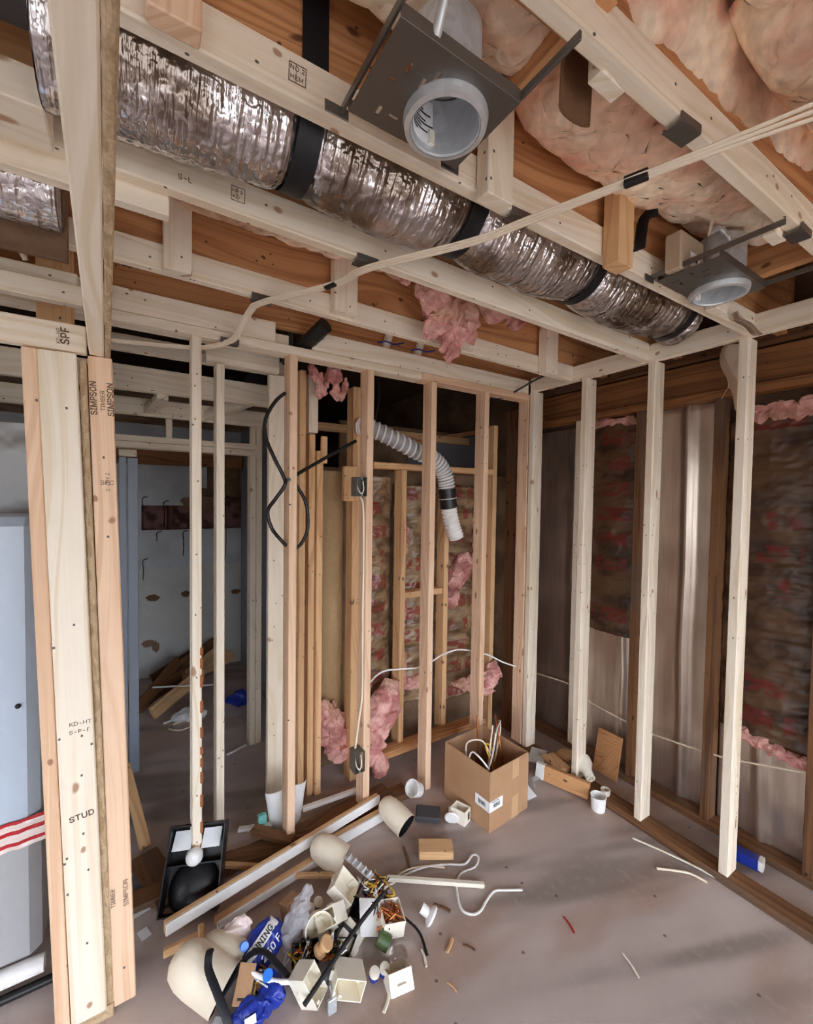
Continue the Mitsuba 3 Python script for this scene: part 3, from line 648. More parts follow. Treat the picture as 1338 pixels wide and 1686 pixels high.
# ------------------------------------------------------------------ wiring on the far studs
def box_electric(x, y, z, label, h=.10, w=.058, d=.07):
    k = thing('electrical_box', label, 'electrical box', 'steel switch boxes on the far stud')
    m = openbox(w, h, d, .002)                                    # opening towards +z, turned to face the room (-y)
    put('box_shell', place(m, rot('x', 90), (x, y+d, z)), 'box_steel', k)
    for s in (-1, 1):
        put('screw_ear', cbox(.014, .002, .012, .0005).apply_translation([x, y+.001, z+s*(h/2-.008)]), 'box_steel', k)
    put('wire_tail', tube([(x-.012, y+.05, z+.03), (x-.014, y+.01, z-.02), (x+.0, y+.0, z-.035), (x+.012, y+.006, z-.01), (x+.014, y+.02, z+.03)], .0035, 8, 8), 'cable', k, smooth=50)
    return k
box_electric(-1.232, -.008, 1.768, 'open steel switch box high on the side of the third far stud')
box_electric(-1.228, -.012, .315, 'open steel outlet box low on the side of the third far stud', .11)
put('cable', tube([(-1.222, .03, 1.715), (-1.210, .02, 1.66), (-1.204, .02, 1.40), (-1.206, .02, 1.1), (-1.203, .02, .85), (-1.203, .02, .66), (-1.222, .02, .52), (-1.236, .03, .375)], .0055, 8, 10), 'cable', smooth=50,
    label='white cable running down the third far stud between the two steel boxes', cat_='cable')
put('cable', tube([(-1.615, .05, 2.205), (-1.66, .05, 2.16), (-1.705, .04, 2.08), (-1.715, .03, 2.0), (-1.685, .0, 1.90), (-1.64, -.02, 1.80), (-1.64, -.03, 1.76), (-1.675, -.01, 1.70), (-1.70, .03, 1.64), (-1.68, .03, 1.56), (-1.635, .0, 1.495), (-1.585, .10, 1.465), (-1.53, .10, 1.46), (-1.49, .08, 1.55), (-1.50, .08, 1.68), (-1.55, .09, 1.77), (-1.60, .04, 1.79), (-1.615, -.015, 1.79)], .0085, 10, 10), 'black_plastic', smooth=50,
    label='thick black cable looping round the second far stud', cat_='cable')
put('cable', tube([(-1.60, .10, 1.78), (-1.52, .13, 1.83), (-1.36, .18, 1.92), (-1.17, .2, 2.03)], .009, 10, 10), 'black_plastic', smooth=50, label='black cable slanting up behind the tripled old studs', cat_='cable')
put('cable', tube([(-1.170, .07, .655), (-1.06, .14, .685), (-.99, .14, .705), (-.90, .14, .695), (-.77, .14, .678), (-.69, .12, .70), (-.60, .12, .73), (-.48, .12, .742), (-.36, .12, .715), (-.22, .11, .665), (-.10, .08, .60), (.02, .06, .55)], .0055, 8, 10), 'white_plastic', smooth=50,
    label='white cable strung slack through the right half of the far studs', cat_='cable')
put('cable', tube([(.33, .25, .39), (.36, .1, .40), (.37, -.13, .41), (.365, -.27, .355), (.36, -.62, .335), (.36, -.72, .34), (.355, -1.0, .38), (.35, -1.15, .42), (.35, -1.42, .505), (.35, -1.7, .6)], .0055, 8, 10), 'cable', smooth=50,
    label='pale cable sagging along the outer wall behind the right studs', cat_='cable')
put('cable', tube([(-.03, -.15, 2.50), (-.07, -.09, 2.47), (-.12, -.02, 2.425), (-.17, .04, 2.385), (-.22, .12, 2.375)], .006, 8, 10), 'black_plastic', smooth=50, label='thin black cable crossing the top plate in the far corner', cat_='cable')
put('cable', tube([(-.98, .3, 2.42), (-.985, .28, 2.3), (-1.03, .24, 2.16), (-1.06, .22, 2.10)], .009, 8, 10), 'black_plastic', smooth=50, label='black cable hanging behind the top of the third far stud', cat_='cable')

# ------------------------------------------------------------------ white dryer hose
HP = spline([(-1.10, .30, 2.13), (-1.05, .24, 2.115), (-.92, .20, 2.06), (-.76, .20, 2.0), (-.64, .20, 1.965), (-.56, .20, 1.90), (-.528, .20, 1.82), (-.515, .20, 1.74), (-.50, .20, 1.65), (-.475, .20, 1.55), (-.435, .20, 1.455)], 40)
k = thing('dryer_hose', 'white corrugated hose with a black coupling hanging in the alcove framing', 'hose')
i0, i1 = int(len(HP)*.66), int(len(HP)*.80)
def seg(n, a, b, r, mat, rfn=None): put(n, tube(HP[a:b], r, 28, 0, rfn=rfn), mat, k, smooth=40)
seg('hose', 0, i0, .047, 'hose_grey')
Q = HP[:i0+1]; tt = np.linspace(0, len(Q)-1.001, 27*18); q0 = tt.astype(int); C_ = Q[q0]+(Q[q0+1]-Q[q0])*(tt-q0)[:, None]
T_ = np.gradient(C_, axis=0); T_ /= np.linalg.norm(T_, axis=1, keepdims=True)
u_ = np.cross(T_, [0, 1.0, 0]); u_ /= np.linalg.norm(u_, axis=1, keepdims=True); w_ = np.cross(T_, u_); an = tt/(len(Q)-1)*2*np.pi*27
put('coil', tube(C_+.0485*(np.cos(an)[:, None]*u_+np.sin(an)[:, None]*w_), .0062, 8, 0), 'white_plastic', k, smooth=50)
seg('coupling', i0-2, i1, .055, 'black_plastic')
seg('band', i0+(i1-i0)//2-1, i0+(i1-i0)//2+2, .058, 'white_plastic')
seg('hose_end', i1-2, len(HP), .052, 'white_plastic', lambda t: .050+.004*math.sin(t*2*math.pi*9))

# ------------------------------------------------------------------ cardboard box of cables
BX0 = np.array([-.700, -.434, 0.0]); ex = np.array([.313, .026, 0]); ey = np.array([-.024, .345, 0])
Lx, Ly, H = np.linalg.norm(ex), np.linalg.norm(ey), .318
Rb = np.stack([ex/Lx, ey/Ly, [0, 0, 1]], 1); bc = BX0+ex/2+ey/2
k = thing('cardboard_box', 'open brown cardboard box full of cable ends by the far right corner', 'cardboard box')
put('box_body', place(openbox(Lx, Ly, H, .005), Rb, bc), 'cardboard', k)
def onbox(n, c, d, mat, par=None): return put(n, place(cbox(*d, .0003), Rb, bc+Rb@np.array(c)), mat, par or k)
onbox('tape', (.045, -Ly/2-.0008, H*.5+.11), (.055, .0012, .10), 'tape_tan'); onbox('tape', (.045, -Ly/2-.0008, .06), (.055, .0012, .12), 'tape_tan')
l1 = onbox('label', (-Lx/2+.05, -Ly/2-.001, .135), (.10, .0014, .055), 'paper')
l2 = onbox('label', (-Lx/2-.001, -Ly/2+.05, .135), (.0014, .10, .055), 'paper')
for j in range(7): onbox('barcode_bar', (-Lx/2+.030+j*.0075, -Ly/2-.0022, .135), (.003+.002*(j % 2), .001, .022), 'ink', l1)
for j in range(7): onbox('barcode_bar', (-Lx/2-.0022, -Ly/2+.030+j*.0075, .135), (.001, .003+.002*(j % 2), .022), 'ink', l2)
onbox('print_line', (-Lx/2+.045, -Ly/2-.0022, .156), (.06, .001, .003), 'ink', l1)
CB = [(-.62, -.40, .30), (-.65, -.36, .34), (-.56, -.33, .30), (-.47, -.28, .33), (-.43, -.24, .39), (-.36, -.22, .36), (-.40, -.26, .28)]
g = 'cable ends in the cardboard box'
for i, (P, mat) in enumerate((([(-.60, -.30, .10), (-.585, -.30, .25), (-.54, -.27, .37), (-.50, -.24, .42)], 'cable'), ([(-.68, -.38, .27), (-.63, -.36, .305), (-.56, -.31, .33), (-.50, -.27, .40), (-.40, -.20, .40)], 'white_plastic'),
        ([(-.40, -.19, .40), (-.42, -.22, .36), (-.50, -.26, .22)], 'cable'), ([(-.56, -.20, .1), (-.565, -.19, .3), (-.555, -.17, .46)], 'copper'), ([(-.52, -.28, .1), (-.53, -.27, .3), (-.59, -.28, .35), (-.57, -.33, .22)], 'yellow'),
        ([(-.66, -.20, .25), (-.67, -.22, .36), (-.60, -.26, .37), (-.57, -.30, .30)], 'cable'), ([(-.69, -.25, .28), (-.705, -.30, .36), (-.70, -.36, .355), (-.665, -.39, .30)], 'white_plastic'), ([(-.46, -.3, .1), (-.45, -.25, .3), (-.42, -.18, .42), (-.38, -.14, .40)], 'copper'))):
    put('cable_end', tube(P, .0048, 8, 8), mat, smooth=50, cat_='cable', group=g, label=['pale cable end standing up inside the cardboard box', 'long white cable arching across the mouth of the cardboard box', 'cut cable end dangling at the right of the box mouth', 'thin copper coloured wire standing straight up in the box', 'yellow cable curling inside the cardboard box', 'cable loop at the back left of the box mouth', 'white cable hooked over the left rim of the box', 'copper coloured wire leaning right out of the box'][i])

# ------------------------------------------------------------------ left of the doorway post
put('drywall_sheet', cbox(1.5, .013, 1.95, .002).apply_translation([-3.25, .33, 1.02]), 'mud_drywall', label='grey plastered drywall sheet at the far left edge, above the glossy cabinet', cat_='drywall sheet')
k = thing('cabinet', 'glossy pale blue cabinet at the lower left edge, bound with red packing tape', 'cabinet')
put('door', cbox(1.0, .40, 1.05, .03).apply_translation([-3.005, .08, 1.105]), 'gloss_blue', k)
put('drawer', cbox(1.0, .40, .455, .03).apply_translation([-3.005, .08, .325]), 'gloss_grey', k)
put('base_roll', place(tube([(-.5, 0, 0), (.5, 0, 0)], .028, 16, 4), np.eye(3), (-2.995, -.125, .085)), 'white_plastic', k, smooth=40)
put('foot', place(tube([(-.5, 0, 0), (.52, 0, 0)], .014, 12, 4), np.eye(3), (-2.98, -.135, .022)), 'black_plastic', k, smooth=40)
put('knob', trimesh.creation.icosphere(3, .008).apply_translation([-2.555, -.125, 1.0]), 'black_plastic', k, smooth=True)
U, V = np.meshgrid(np.linspace(0, 1, 60), np.linspace(0, 1, 12), indexing='ij')
tz = .555+.035*(.5-U)*0-.04*(1-U)+.085*(V-.5)
for j, (v0, v1, m) in enumerate(((0, .14, 'tape_clear'), (.14, .26, 'red'), (.26, .52, 'tape_clear'), (.52, .66, 'red'), (.66, .86, 'tape_clear'), (.86, .97, 'red'))):
    vv = v0+(v1-v0)*V
    P = np.stack([-3.1+.615*U, -.124-.006*meshkit.fbm(np.stack([U*40, vv*9, U*0], -1), 3, 2)-.0015*j*0, .535+.03*U+.10*(vv-.5)+.006*meshkit.noise(np.stack([U*25, vv*0, U*0], -1), 4)], -1)
    put('tape', grid_sheet(P, .001), m, k, smooth=True)
put('dark_board', cbox(1.2, .02, .5, .003).apply_translation([-2.98, -.42, 2.62]), 'dark_board', 'wall_partition')
put('dark_board', place(cbox(1.2, .9, .015, .003), rot('x', 8), (-2.98, -.85, 2.70)), 'grey_sheet', 'wall_partition')
# framing seen past the left side of the header
W = 'wall_partition'
bd('side_joist', -3.6, -2.368, -.90, -.775, 2.452, 2.525, 'pine', W)
bd('side_stud', -2.50, -2.40, -.10, -.06, 2.18, 2.8, 'tan_wood', W)
bd('side_joist', -3.6, -2.375, -.25, -.21, 2.325, 2.415, 'pine', W)
put('cable', tube([(-2.52, -.3, 2.62), (-2.53, -.28, 2.5), (-2.50, -.25, 2.42)], .008, 8, 8), 'cable', smooth=50, label='pale cable drooping in the dark gap at the upper left edge', cat_='cable')

# ------------------------------------------------------------------ lettering stamped on the timber
def letter(text, h, o, xd, yd, mat, parent, name='stamp', bold=False, d=.0006):
    m = meshkit.text_mesh(text, h, d, bold)
    xd = np.asarray(xd, float)/np.linalg.norm(xd); yd = np.asarray(yd, float); yd = yd-xd*(yd@xd); yd /= np.linalg.norm(yd)
    return put(name, place(m, np.stack([xd, yd, np.cross(xd, yd)], 1), o), mat, parent)
UPZ = (.027, 0, 1)
letter('SIMPSON', .016, (-2.3205, -.3525, 1.955), (-.027, 0, 1), (-1, 0, 0), 'stamp', W, bold=True)
letter('TIMBER', .012, (-2.2995, -.3525, 1.97), (-.027, 0, 1), (-1, 0, 0), 'stamp', W)
letter('SIMPSON', .016, (-2.277, -.3525, 1.955), (-.027, 0, 1), (-1, 0, 0), 'stamp', W, bold=True)
letter('SFC', .014, (-2.315, -.3525, 1.74), (1, 0, 0), (0, 0, 1), 'stamp', W)
letter('S-DRY 2', .010, (-2.289, -.3525, 1.72), (-.027, 0, 1), (-1, 0, 0), 'stamp', W)
letter('TIMBER', .012, (-2.283, -.3525, .36), (-.027, 0, 1), (-1, 0, 0), 'stamp', W)
letter('SIMPSON', .014, (-2.247, -.3525, .35), (-.027, 0, 1), (-1, 0, 0), 'stamp', W)
letter('STUD', .017, (-2.398, -.3727, .70), (1, 0, .12), (-.12, 0, 1), 'stamp', W, bold=True)
letter('KD-HT 2', .012, (-2.396, -.3727, 1.0), (1, 0, 0), (0, 0, 1), 'stamp', W)
letter('S-P-F', .012, (-2.396, -.3727, .975), (1, 0, 0), (0, 0, 1), 'stamp', W)
letter('SPF', .020, (-2.385, -.3757, 2.15), (0, 0, 1), (-1, 0, 0), 'stamp', W, bold=True)
letter('KD-HT', .010, (-2.405, -.3757, 2.15), (0, 0, 1), (-1, 0, 0), 'stamp', W)
def on_joist(n, x, dz, text, h, **k):
    y, z = joist_at(n, x)
    letter(text, h, (x, y-.0006, z+dz), (1, joist_at(n, x+1)[0]-y, joist_at(n, x+1)[1]-z), (0, 0, 1), 'stamp', 'ceiling', **k)
def stamp_box(n, x, dz, w, h):
    y, z = joist_at(n, x)
    g = sg.box(0, 0, w, h).difference(sg.box(.0015, .0015, w-.0015, h-.0015)).union(sg.box(w*.42, 0, w*.44, h))
    d = np.array([1, joist_at(n, x+1)[0]-y, joist_at(n, x+1)[1]-z]); d /= np.linalg.norm(d)
    u = np.array([0, 0, 1.0]); u -= d*(u@d); u /= np.linalg.norm(u)
    put('stamp', place(trimesh.creation.extrude_polygon(g, .0006, engine='earcut'), np.stack([d, u, np.cross(d, u)], 1), (x, y-.0006, z+dz)), 'stamp', 'ceiling')
stamp_box('A', -1.965, .028, .035, .038); on_joist('A', -1.962, .052, 'NO.2', .009); on_joist('A', -1.962, .034, 'HEM', .009)
stamp_box('B', -2.005, .028, .035, .038); on_joist('B', -2.002, .050, 'HF 2', .009); on_joist('B', -2.002, .034, 'KD', .010)
on_joist('B', -2.13, .03, 'S-L', .013)

# ------------------------------------------------------------------ things along the right wall
stick('board_scrap', (-.135, -.262, .055), (-.03, -.545, .048), (.18, .06, 1), .088, .038, 'old_wood', label='short orange board leaning on the right wall plate, end painted white', cat_='board')
put('painted_end', place(cbox(.055, .090, .040, .003), frame((-.135, -.262, .055), (-.03, -.545, .048), (.18, .06, 1))[0], (-.128, -.281, .0549)), 'white_plastic', 'board_scrap')
stick('board_scrap', (.03, -.20, .055), (-.01, -.36, .055), (1, 0, 0), .10, .03, 'tan_wood', label='small pale wood offcut lying on the plate beside the box', cat_='board')
stick('board_scrap', (.14, -.20, .03), (.12, -.30, .07), (1, 0, .3), .09, .038, 'tan_wood', label='wood block lying behind the corner stud', cat_='board')
k = put('paint_pot', lathe([(0, 0), (.036, 0), (.040, .075), (.043, .078), (.040, .080), (.037, .072), (.033, .006), (0, .006)], 28).apply_translation([-.058, -.62, 0]), 'white_plastic', smooth=40, label='small white pot on the floor by the right wall plate', cat_='pot')
put('pipe_reducer', cat(place(lathe([(.022, 0), (.027, 0), (.027, .05), (.050, .085), (.050, .125), (.044, .125), (.044, .088), (.022, .05), (.022, 0)], 28), rot('z', 62)@rot('y', 68), (.02, -.52, .085))), 'ivory', smooth=40, label='ivory pipe reducer lying on the right wall plate', cat_='pipe fitting')
put('ivory_ring', lathe([(.020, 0), (.024, 0), (.026, .03), (.021, .03), (.020, 0)], 24).apply_translation([.04, -.60, .038]), 'ivory', smooth=40, label='small ivory ring on the right wall plate behind the white pot', cat_='pipe fitting')
put('wedge', place(cbox(.012, .16, .26, .002), rot('y', 12), (.26, -.47, .135)), 'old_wood', label='orange wood scrap leaning on the outer wall behind the second right stud', cat_='board')
k = put('carton', place(cbox(.05, .12, .05, .002), rot('z', 10), (.19, -1.21, .05)), 'blue_bag', label='small blue and white carton behind the nearest right stud', cat_='carton')
put('end_panel', place(cbox(.052, .02, .045, .002), rot('z', 10), (.20, -1.27, .055)), 'white_plastic', k)
put('trim_strip', tube([(-.10, -.84, .006), (-.05, -.98, .008), (-.01, -1.12, .008), (.01, -1.255, .006)], .007, 6, 4, .5), 'ivory', smooth=30, label='long thin white trim strip on the floor along the right wall', cat_='trim strip')
put('cable_scrap', tube([(-.18, -1.0, .006), (-.12, -1.05, .006), (-.08, -1.10, .01), (-.06, -1.16, .006)], .005, 8, 8), 'cable', smooth=40, label='short cable scrap crossing the white trim strip by the right wall', cat_='cable')
put('metal_bracket', cat(cbox(.05, .03, .003, .001).apply_translation([-.21, -.31, .05]), cbox(.003, .03, .05, .001).apply_translation([-.235, -.31, .03])), 'galv', label='small bright metal bracket between the cardboard box and the orange board', cat_='bracket')
put('white_lid', place(cbox(.07, .004, .07, .001), rot('x', -70), (-.33, -.36, .036)), 'white_plastic', label='white plate leaning on the right side of the cardboard box', cat_='plate')
put('drywall_scrap', place(cbox(.16, .10, .012, .002), rot('z', 30), (-.02, -.16, .05)), 'drywall', label='grey drywall scrap on the floor behind the box', cat_='drywall scrap')

# ------------------------------------------------------------------ on the open floor
stick('wood_block', (-1.075, -.345, .02), (-.935, -.43, .02), (.5, .86, 0), .085, .04, 'tan_wood', label='short sawn wood block on the floor in front of the black pad', cat_='wood block')
stick('wood_stick', (-1.29, -.41, .03), (-.93, -.648, .012), (0, 0, 1), .018, .022, 'ivory', label='straight white stick jutting right out of the heap', cat_='stick')
put('cord', tube([(-1.40, -.42, .02), (-1.30, -.43, .012), (-1.18, -.42, .008), (-1.09, -.435, .008), (-1.0, -.475, .008), (-.93, -.515, .008), (-.87, -.50, .012), (-.855, -.525, .016), (-.90, -.555, .012), (-.97, -.545, .008), (-1.02, -.57, .008), (-1.065, -.63, .008), (-1.085, -.685, .008), (-1.06, -.72, .008), (-1.02, -.725, .008), (-.97, -.705, .008), (-.91, -.69, .008), (-.86, -.715, .008), (-.80, -.75, .008)], .0055, 8, 10, .6), 'white_plastic', smooth=50,
    label='white flat cord looping across the floor in front of the wood block', cat_='cord')
put('cord', tube([(-1.35, -.44, .01), (-1.2, -.40, .006), (-1.1, -.425, .006), (-1.02, -.48, .006)], .004, 8, 8), 'cable', smooth=50, label='short pale cord beside the white cord near the heap', cat_='cord')
put('black_pad', place(cbox(.13, .10, .03, .006), rot('z', -38), (-.90, -.175, .016)), 'dark_cloth', label='flat dark grey pad on the floor left of the small open box', cat_='pad')
k = thing('electrical_box', 'small white gang box standing open by the cardboard box', 'electrical box', 'white plastic gang boxes')
put('box_shell', place(openbox(.06, .085, .075, .0035), rot('z', 20), (-.765, -.285, 0)), 'ivory', k)
put('print', place(cbox(.014, .001, .04, .0003), rot('z', 20), (-.742, -.325, .04)), 'ink', k)
def bulb_base(o, R, label):
    k = thing('lamp_holder', label, 'lamp holder')
    put('cap', place(lathe([(0, 0), (.035, 0), (.038, .008), (.030, .018), (.020, .022), (.0, .022)], 28), R, o), 'white_plastic', k, smooth=40)
    put('neck', place(lathe([(.019, .02), (.019, .055), (.015, .056), (.015, .03), (.0, .03)], 24), R, o), 'white_plastic', k, smooth=40)
    return k
bulb_base((-.825, -.285, .03), rot('z', 50)@rot('y', 70), 'white lamp holder lying against the small open gang box')
bulb_base((-1.215, -.655, .022), rot('z', 130)@rot('y', 62), 'round white lamp holder on the floor at the right of the heap')
_cup = place(lathe([(0, 0), (.032, 0), (.036, .01), (.042, .08), (.045, .084), (.040, .084), (.033, .012), (0, .012)], 40).subdivide(), rot('z', 200)@rot('y', 55), (-.86, -.03, .045))
_cup.vertices = rumple(_cup.vertices, .008, 22, 4)
put('plastic_cup', _cup, 'white_plastic', smooth=30, label='crumpled white plastic cup in front of the fourth far stud', cat_='cup')
G = 'cream cylinder lamp housings'
def housing(o, aim, r, L, label):
    """dome at the back, open black mouth towards aim"""
    k = thing('lamp_housing', label, 'lamp housing', G)
    a = np.asarray(aim, float); a /= np.linalg.norm(a)
    s = np.cross(a, [0, 0, 1.0]); s /= np.linalg.norm(s)
    R = np.stack([s, np.cross(a, s), a], 1)
    prof = [(0, 0), (r*.45, .006), (r*.78, .025), (r*.95, .06), (r, .10), (r*1.0, L), (r*.95, L), (r*.93, .10), (0, .05)]
    put('shell', place(lathe(prof, 44), R, o), 'cream_paint', k, smooth=50)
    put('baffle', place(lathe([(r*.948, L+.002), (r*.945, L*.55), (r*.5, L*.45), (0, L*.45), (0, L*.44), (r*.93, L*.44), (r*.935, L), (r*.948, L+.002)], 40), R, o), 'black_plastic', k, smooth=50)
    return k
housing((-2.115, -.395, .145), (.65, -.62, -.40), .073, .205, 'big cream lamp housing at the lower left of the heap, under a strap')
housing((-2.03, -.365, .11), (.75, -.6, -.35), .058, .16, 'cream lamp housing half hidden behind the big one at the lower left')
housing((-1.54, -.155, .125), (.66, -.62, -.40), .064, .165, 'cream lamp housing against the white trim at the top of the heap')
housing((-1.13, -.075, .115), (.32, -.88, -.33), .060, .175, 'cream lamp housing lying at the far end of the long white trim')

# ------------------------------------------------------------------ the heap on the floor: trim, boards
def trim(a, b, label, h=.048, t=.022, z=None):
    k = thing('trim_board', label, 'trim board')
    a, b = np.array(a, float), np.array(b, float); d = (b-a)/np.linalg.norm(b-a); nrm = np.cross([0, 0, 1.0], d); nrm /= np.linalg.norm(nrm)
    stick('backing', a+nrm*t*.55, b+nrm*t*.55, (0, 0, 1), h, t, 'tan_wood', k)
    stick('painted_face', a-nrm*t*.15, b-nrm*t*.15, (0, 0, 1), h*.96, t*.4, 'white_plastic', k, ch=.002)
    return k
trim((-2.135, -.232, .095), (-1.115, -.02, .085), 'long white faced trim board lying diagonally across the floor behind the heap')
k = trim((-1.96, -.245, .03), (-1.50, -.165, .03), 'second white and raw wood trim strip in front of the long one', .03, .03)
trim((-1.44, -.115, .03), (-1.12, -.075, .03), 'grooved white trim strip at the far end of the long trim board', .05, .03)
stick('board_scrap', (-1.95, .055, .03), (-1.47, -.02, .035), (.15, 1, 0), .10, .028, 'brown_wood', label='flat brown board lying behind the long white trim', cat_='board')
stick('board_scrap', (-1.74, .13, .07), (-1.59, -.03, .06), (1, .8, 0), .05, .03, 'brown_wood', label='short brown board across the flat brown board by the bucket', cat_='board')
stick('board_scrap', (-1.55, .02, .03), (-1.0, .08, .03), (0, 1, 0), .13, .025, 'brown_wood', label='wide brown board on the floor between the second and third far studs', cat_='board')
stick('wood_stick', (-1.93, .03, .055), (-1.70, -.135, .06), (0, 0, 1), .02, .024, 'tan_wood', label='thin tan stick running from the black fixture to the long trim', cat_='stick')
stick('wood_stick', (-1.63, -.20, .04), (-1.49, -.295, .05), (0, 0, 1), .018, .022, 'tan_wood', label='short tan stick between the trim strip and the heap', cat_='stick')
stick('wood_stick', (-2.275, .70, .26), (-2.185, .37, .0), (1, 0, 0), .05, .02, 'tan_wood', label='tan stick leaning against the grey door jamb', cat_='stick')
stick('board_scrap', (-2.2, .30, .02), (-2.1, -.02, .02), (1, 0, 0), .12, .02, 'brown_wood', label='brown board on the floor left of the black fixture', cat_='board')
stick('metal_rail', (-1.475, .17, .045), (-1.14, .155, .045), (0, 1, 0), .03, .02, 'white_plastic', label='white metal rail lying on the floor behind the far studs', cat_='rail')
stick('plastic_strip', (-1.79, .22, .03), (-1.64, .15, .04), (0, 1, 0), .03, .015, 'white_plastic', label='short white plastic strip left of the white bucket', cat_='strip')
put('putty_pack', cbox(.04, .03, .05, .004).apply_translation([-1.69, .15, .09]), 'teal', label='small teal pack beside the white bucket', cat_='pack')
put('paper_tag', place(cbox(.03, .002, .03, .0005), rot('x', -50), (-1.885, .20, .02)), 'paper', label='small white tag behind the top of the black fixture', cat_='tag')
put('paper_tag', place(cbox(.035, .05, .001, .0003), rot('z', 20), (-2.20, -.105, .003)), 'paper', label='small white tag on the floor right of the doorway post', cat_='tag')
put('paper_sheet', place(cbox(.09, .16, .002, .0005), rot('z', 10), (-2.19, .12, .02)), 'grey_plastic', label='grey sheet on the floor left of the black fixture', cat_='sheet')
put('paper_sheet', place(cbox(.10, .05, .002, .0005), rot('z', 15), (-2.23, .0, .012)), 'paper', label='pale strip of paper right of the doorway post', cat_='sheet')
# white bucket behind the second stud: half a pail, cut open
a = np.linspace(.05*np.pi, 1.0*np.pi, 30); h = np.linspace(0, 1, 8)
A, Hh = np.meshgrid(a, h, indexing='ij'); rr = .075+.03*Hh
put('plastic_bucket', grid_sheet(np.stack([-1.565+rr*np.cos(A), .12-.5*rr*np.sin(A)*1.0+.05, .235*Hh*(1-.12*np.abs(np.cos(A)))], -1), .003), 'white_plastic', smooth=40, label='cut white plastic bucket standing behind the second far stud', cat_='bucket')
# black light fixture with two white reflectors and a bulb
k = thing('light_fixture', 'black box light fixture with two pale reflectors and a round bulb, behind the trim', 'light fixture')
Xd = np.array([.93, -.36, 0]); Yd = np.array([0, .17, .24]); Xd /= np.linalg.norm(Xd); Yd -= Xd*(Yd@Xd); Yd /= np.linalg.norm(Yd); N = np.cross(Xd, Yd)
RF = np.stack([Xd, Yd, N], 1); OF = np.array([-2.15, -.075, .015])+Xd*.112+Yd*.147
put('housing', place(openbox(.225, .30, .09, .006), RF, OF-N*.06), 'black_plastic', k)
def onF(n, m, mat, t, R=np.eye(3), par=None, **kw): return put(n, place(m, RF@R, OF+RF@np.array(t)), mat, par or k, **kw)
onF('reflector', cbox(.075, .075, .004, .001), 'paper', (-.062, .095, -.01), rot('x', -25)); onF('reflector', cbox(.075, .075, .004, .001), 'paper', (.055, .095, -.01), rot('x', -25))
onF('bulb', trimesh.creation.icosphere(4, .034), 'white_plastic', (-.005, .035, .005), smooth=True)
onF('divider', cbox(.21, .006, .07, .002), 'black_plastic', (0, .01, -.02))
onF('dome', lathe([(0, .03), (.04, .028), (.08, .015), (.10, -.01), (.10, -.02), (0, -.02)], 40), 'black_plastic', (0, -.075, -.03), smooth=50)

# ------------------------------------------------------------------ the heap: boxes, bags, straps, bulbs
def aimed(n, up=(0, 0, 1)):
    n = np.asarray(n, float)/np.linalg.norm(n); u = np.asarray(up, float); u = u-n*(u@n); u /= np.linalg.norm(u)
    return np.stack([np.cross(u, n), u, n], 1)
GB = 'white plastic gang boxes'
def gang_box(o, n, up, a, b, c, label, mat='ivory'):
    k = thing('electrical_box', label, 'electrical box', GB); R = aimed(n, up)
    put('box_shell', place(openbox(a, b, c, .0035), R, o), mat, k)
    for s in (-1, 1):
        put('screw_boss', place(cbox(.012, .010, c*.8, .002), R, np.asarray(o)+R@np.array([s*a*.22, s*(b/2-.008), c*.55])), mat, k)
        put('nail_tab', place(cbox(.012, .03, .006, .001), R, np.asarray(o)+R@np.array([s*(a/2+.004), 0, c*.4])), mat, k)
    return k
gang_box((-1.60, -.66, .045), (-.25, -.85, .12), (.35, -.1, 1), .105, .065, .085, 'ivory two gang box at the bottom middle of the heap')
gang_box((-1.755, -.63, .05), (.45, -.75, .45), (-.3, .2, 1), .065, .105, .075, 'broken ivory gang box at the bottom of the heap, left of the two gang box')
gang_box((-1.455, -.79, .004), (.1, .55, .85), (-1, .2, 0), .085, .085, .06, 'ivory gang box apart from the heap at its lower right, closed white back up')
gang_box((-1.385, -.60, .03), (.1, -.1, 1), (.25, 1, 0), .085, .10, .065, 'ivory gang box full of brown wire ends at the right of the heap')
gang_box((-1.565, -.50, .085), (-.75, -.35, .45), (.3, -.5, .6), .06, .09, .075, 'ivory gang box lying on its side in the middle of the heap')
gang_box((-1.54, -.58, .055), (-.3, .5, -.8), (.8, .5, 0), .085, .085, .075, 'upturned ivory gang box in the middle of the heap under the black bar')
gang_box((-1.52, -.42, .09), (.45, -.45, .7), (-.5, -.5, 0), .10, .10, .05, 'large dark mouthed ivory box tilted at the top of the heap')
put('wire_ends', cat(*[tube([(-1.40+.05*math.cos(t*2.4), -.60+.05*math.sin(t*3.1), .05), (-1.39+.03*math.cos(t*5), -.60+.03*math.sin(t*4.3), .10), (-1.385+.045*math.cos(t*3.3), -.605+.045*math.sin(t*2.2), .075)], .003, 6, 6) for t in range(12)]), 'copper', smooth=40,
    label='bundle of bare brown wire ends inside the gang box at the right of the heap', cat_='wire', kind='stuff')
put('cover_plate', place(cbox(.075, .115, .004, .002), aimed((.15, -.55, .8), (.35, .8, .5)), (-1.46, -.565, .075)), 'white_plastic', label='blank white cover plate leaning in the heap behind the black bar', cat_='cover plate')
put('steel_bracket', cat(*[place(cbox(.16, .028, .003, .001), frame((-1.43, -.325, .125), (-1.395, -.445, .125), (1, .3, .3))[0], (-1.415, -.385, .122))]+[place(cbox(.004, .028, .012, .001), frame((-1.43, -.325, .125), (-1.395, -.445, .125), (1, .3, .3))[0], np.array([-1.43, -.325, .125])+np.array([.035, -.12, 0])*t) for t in (0, .25, .5, .75, 1)]), 'galv', label='bright slotted steel bracket at the top right of the heap', cat_='bracket')
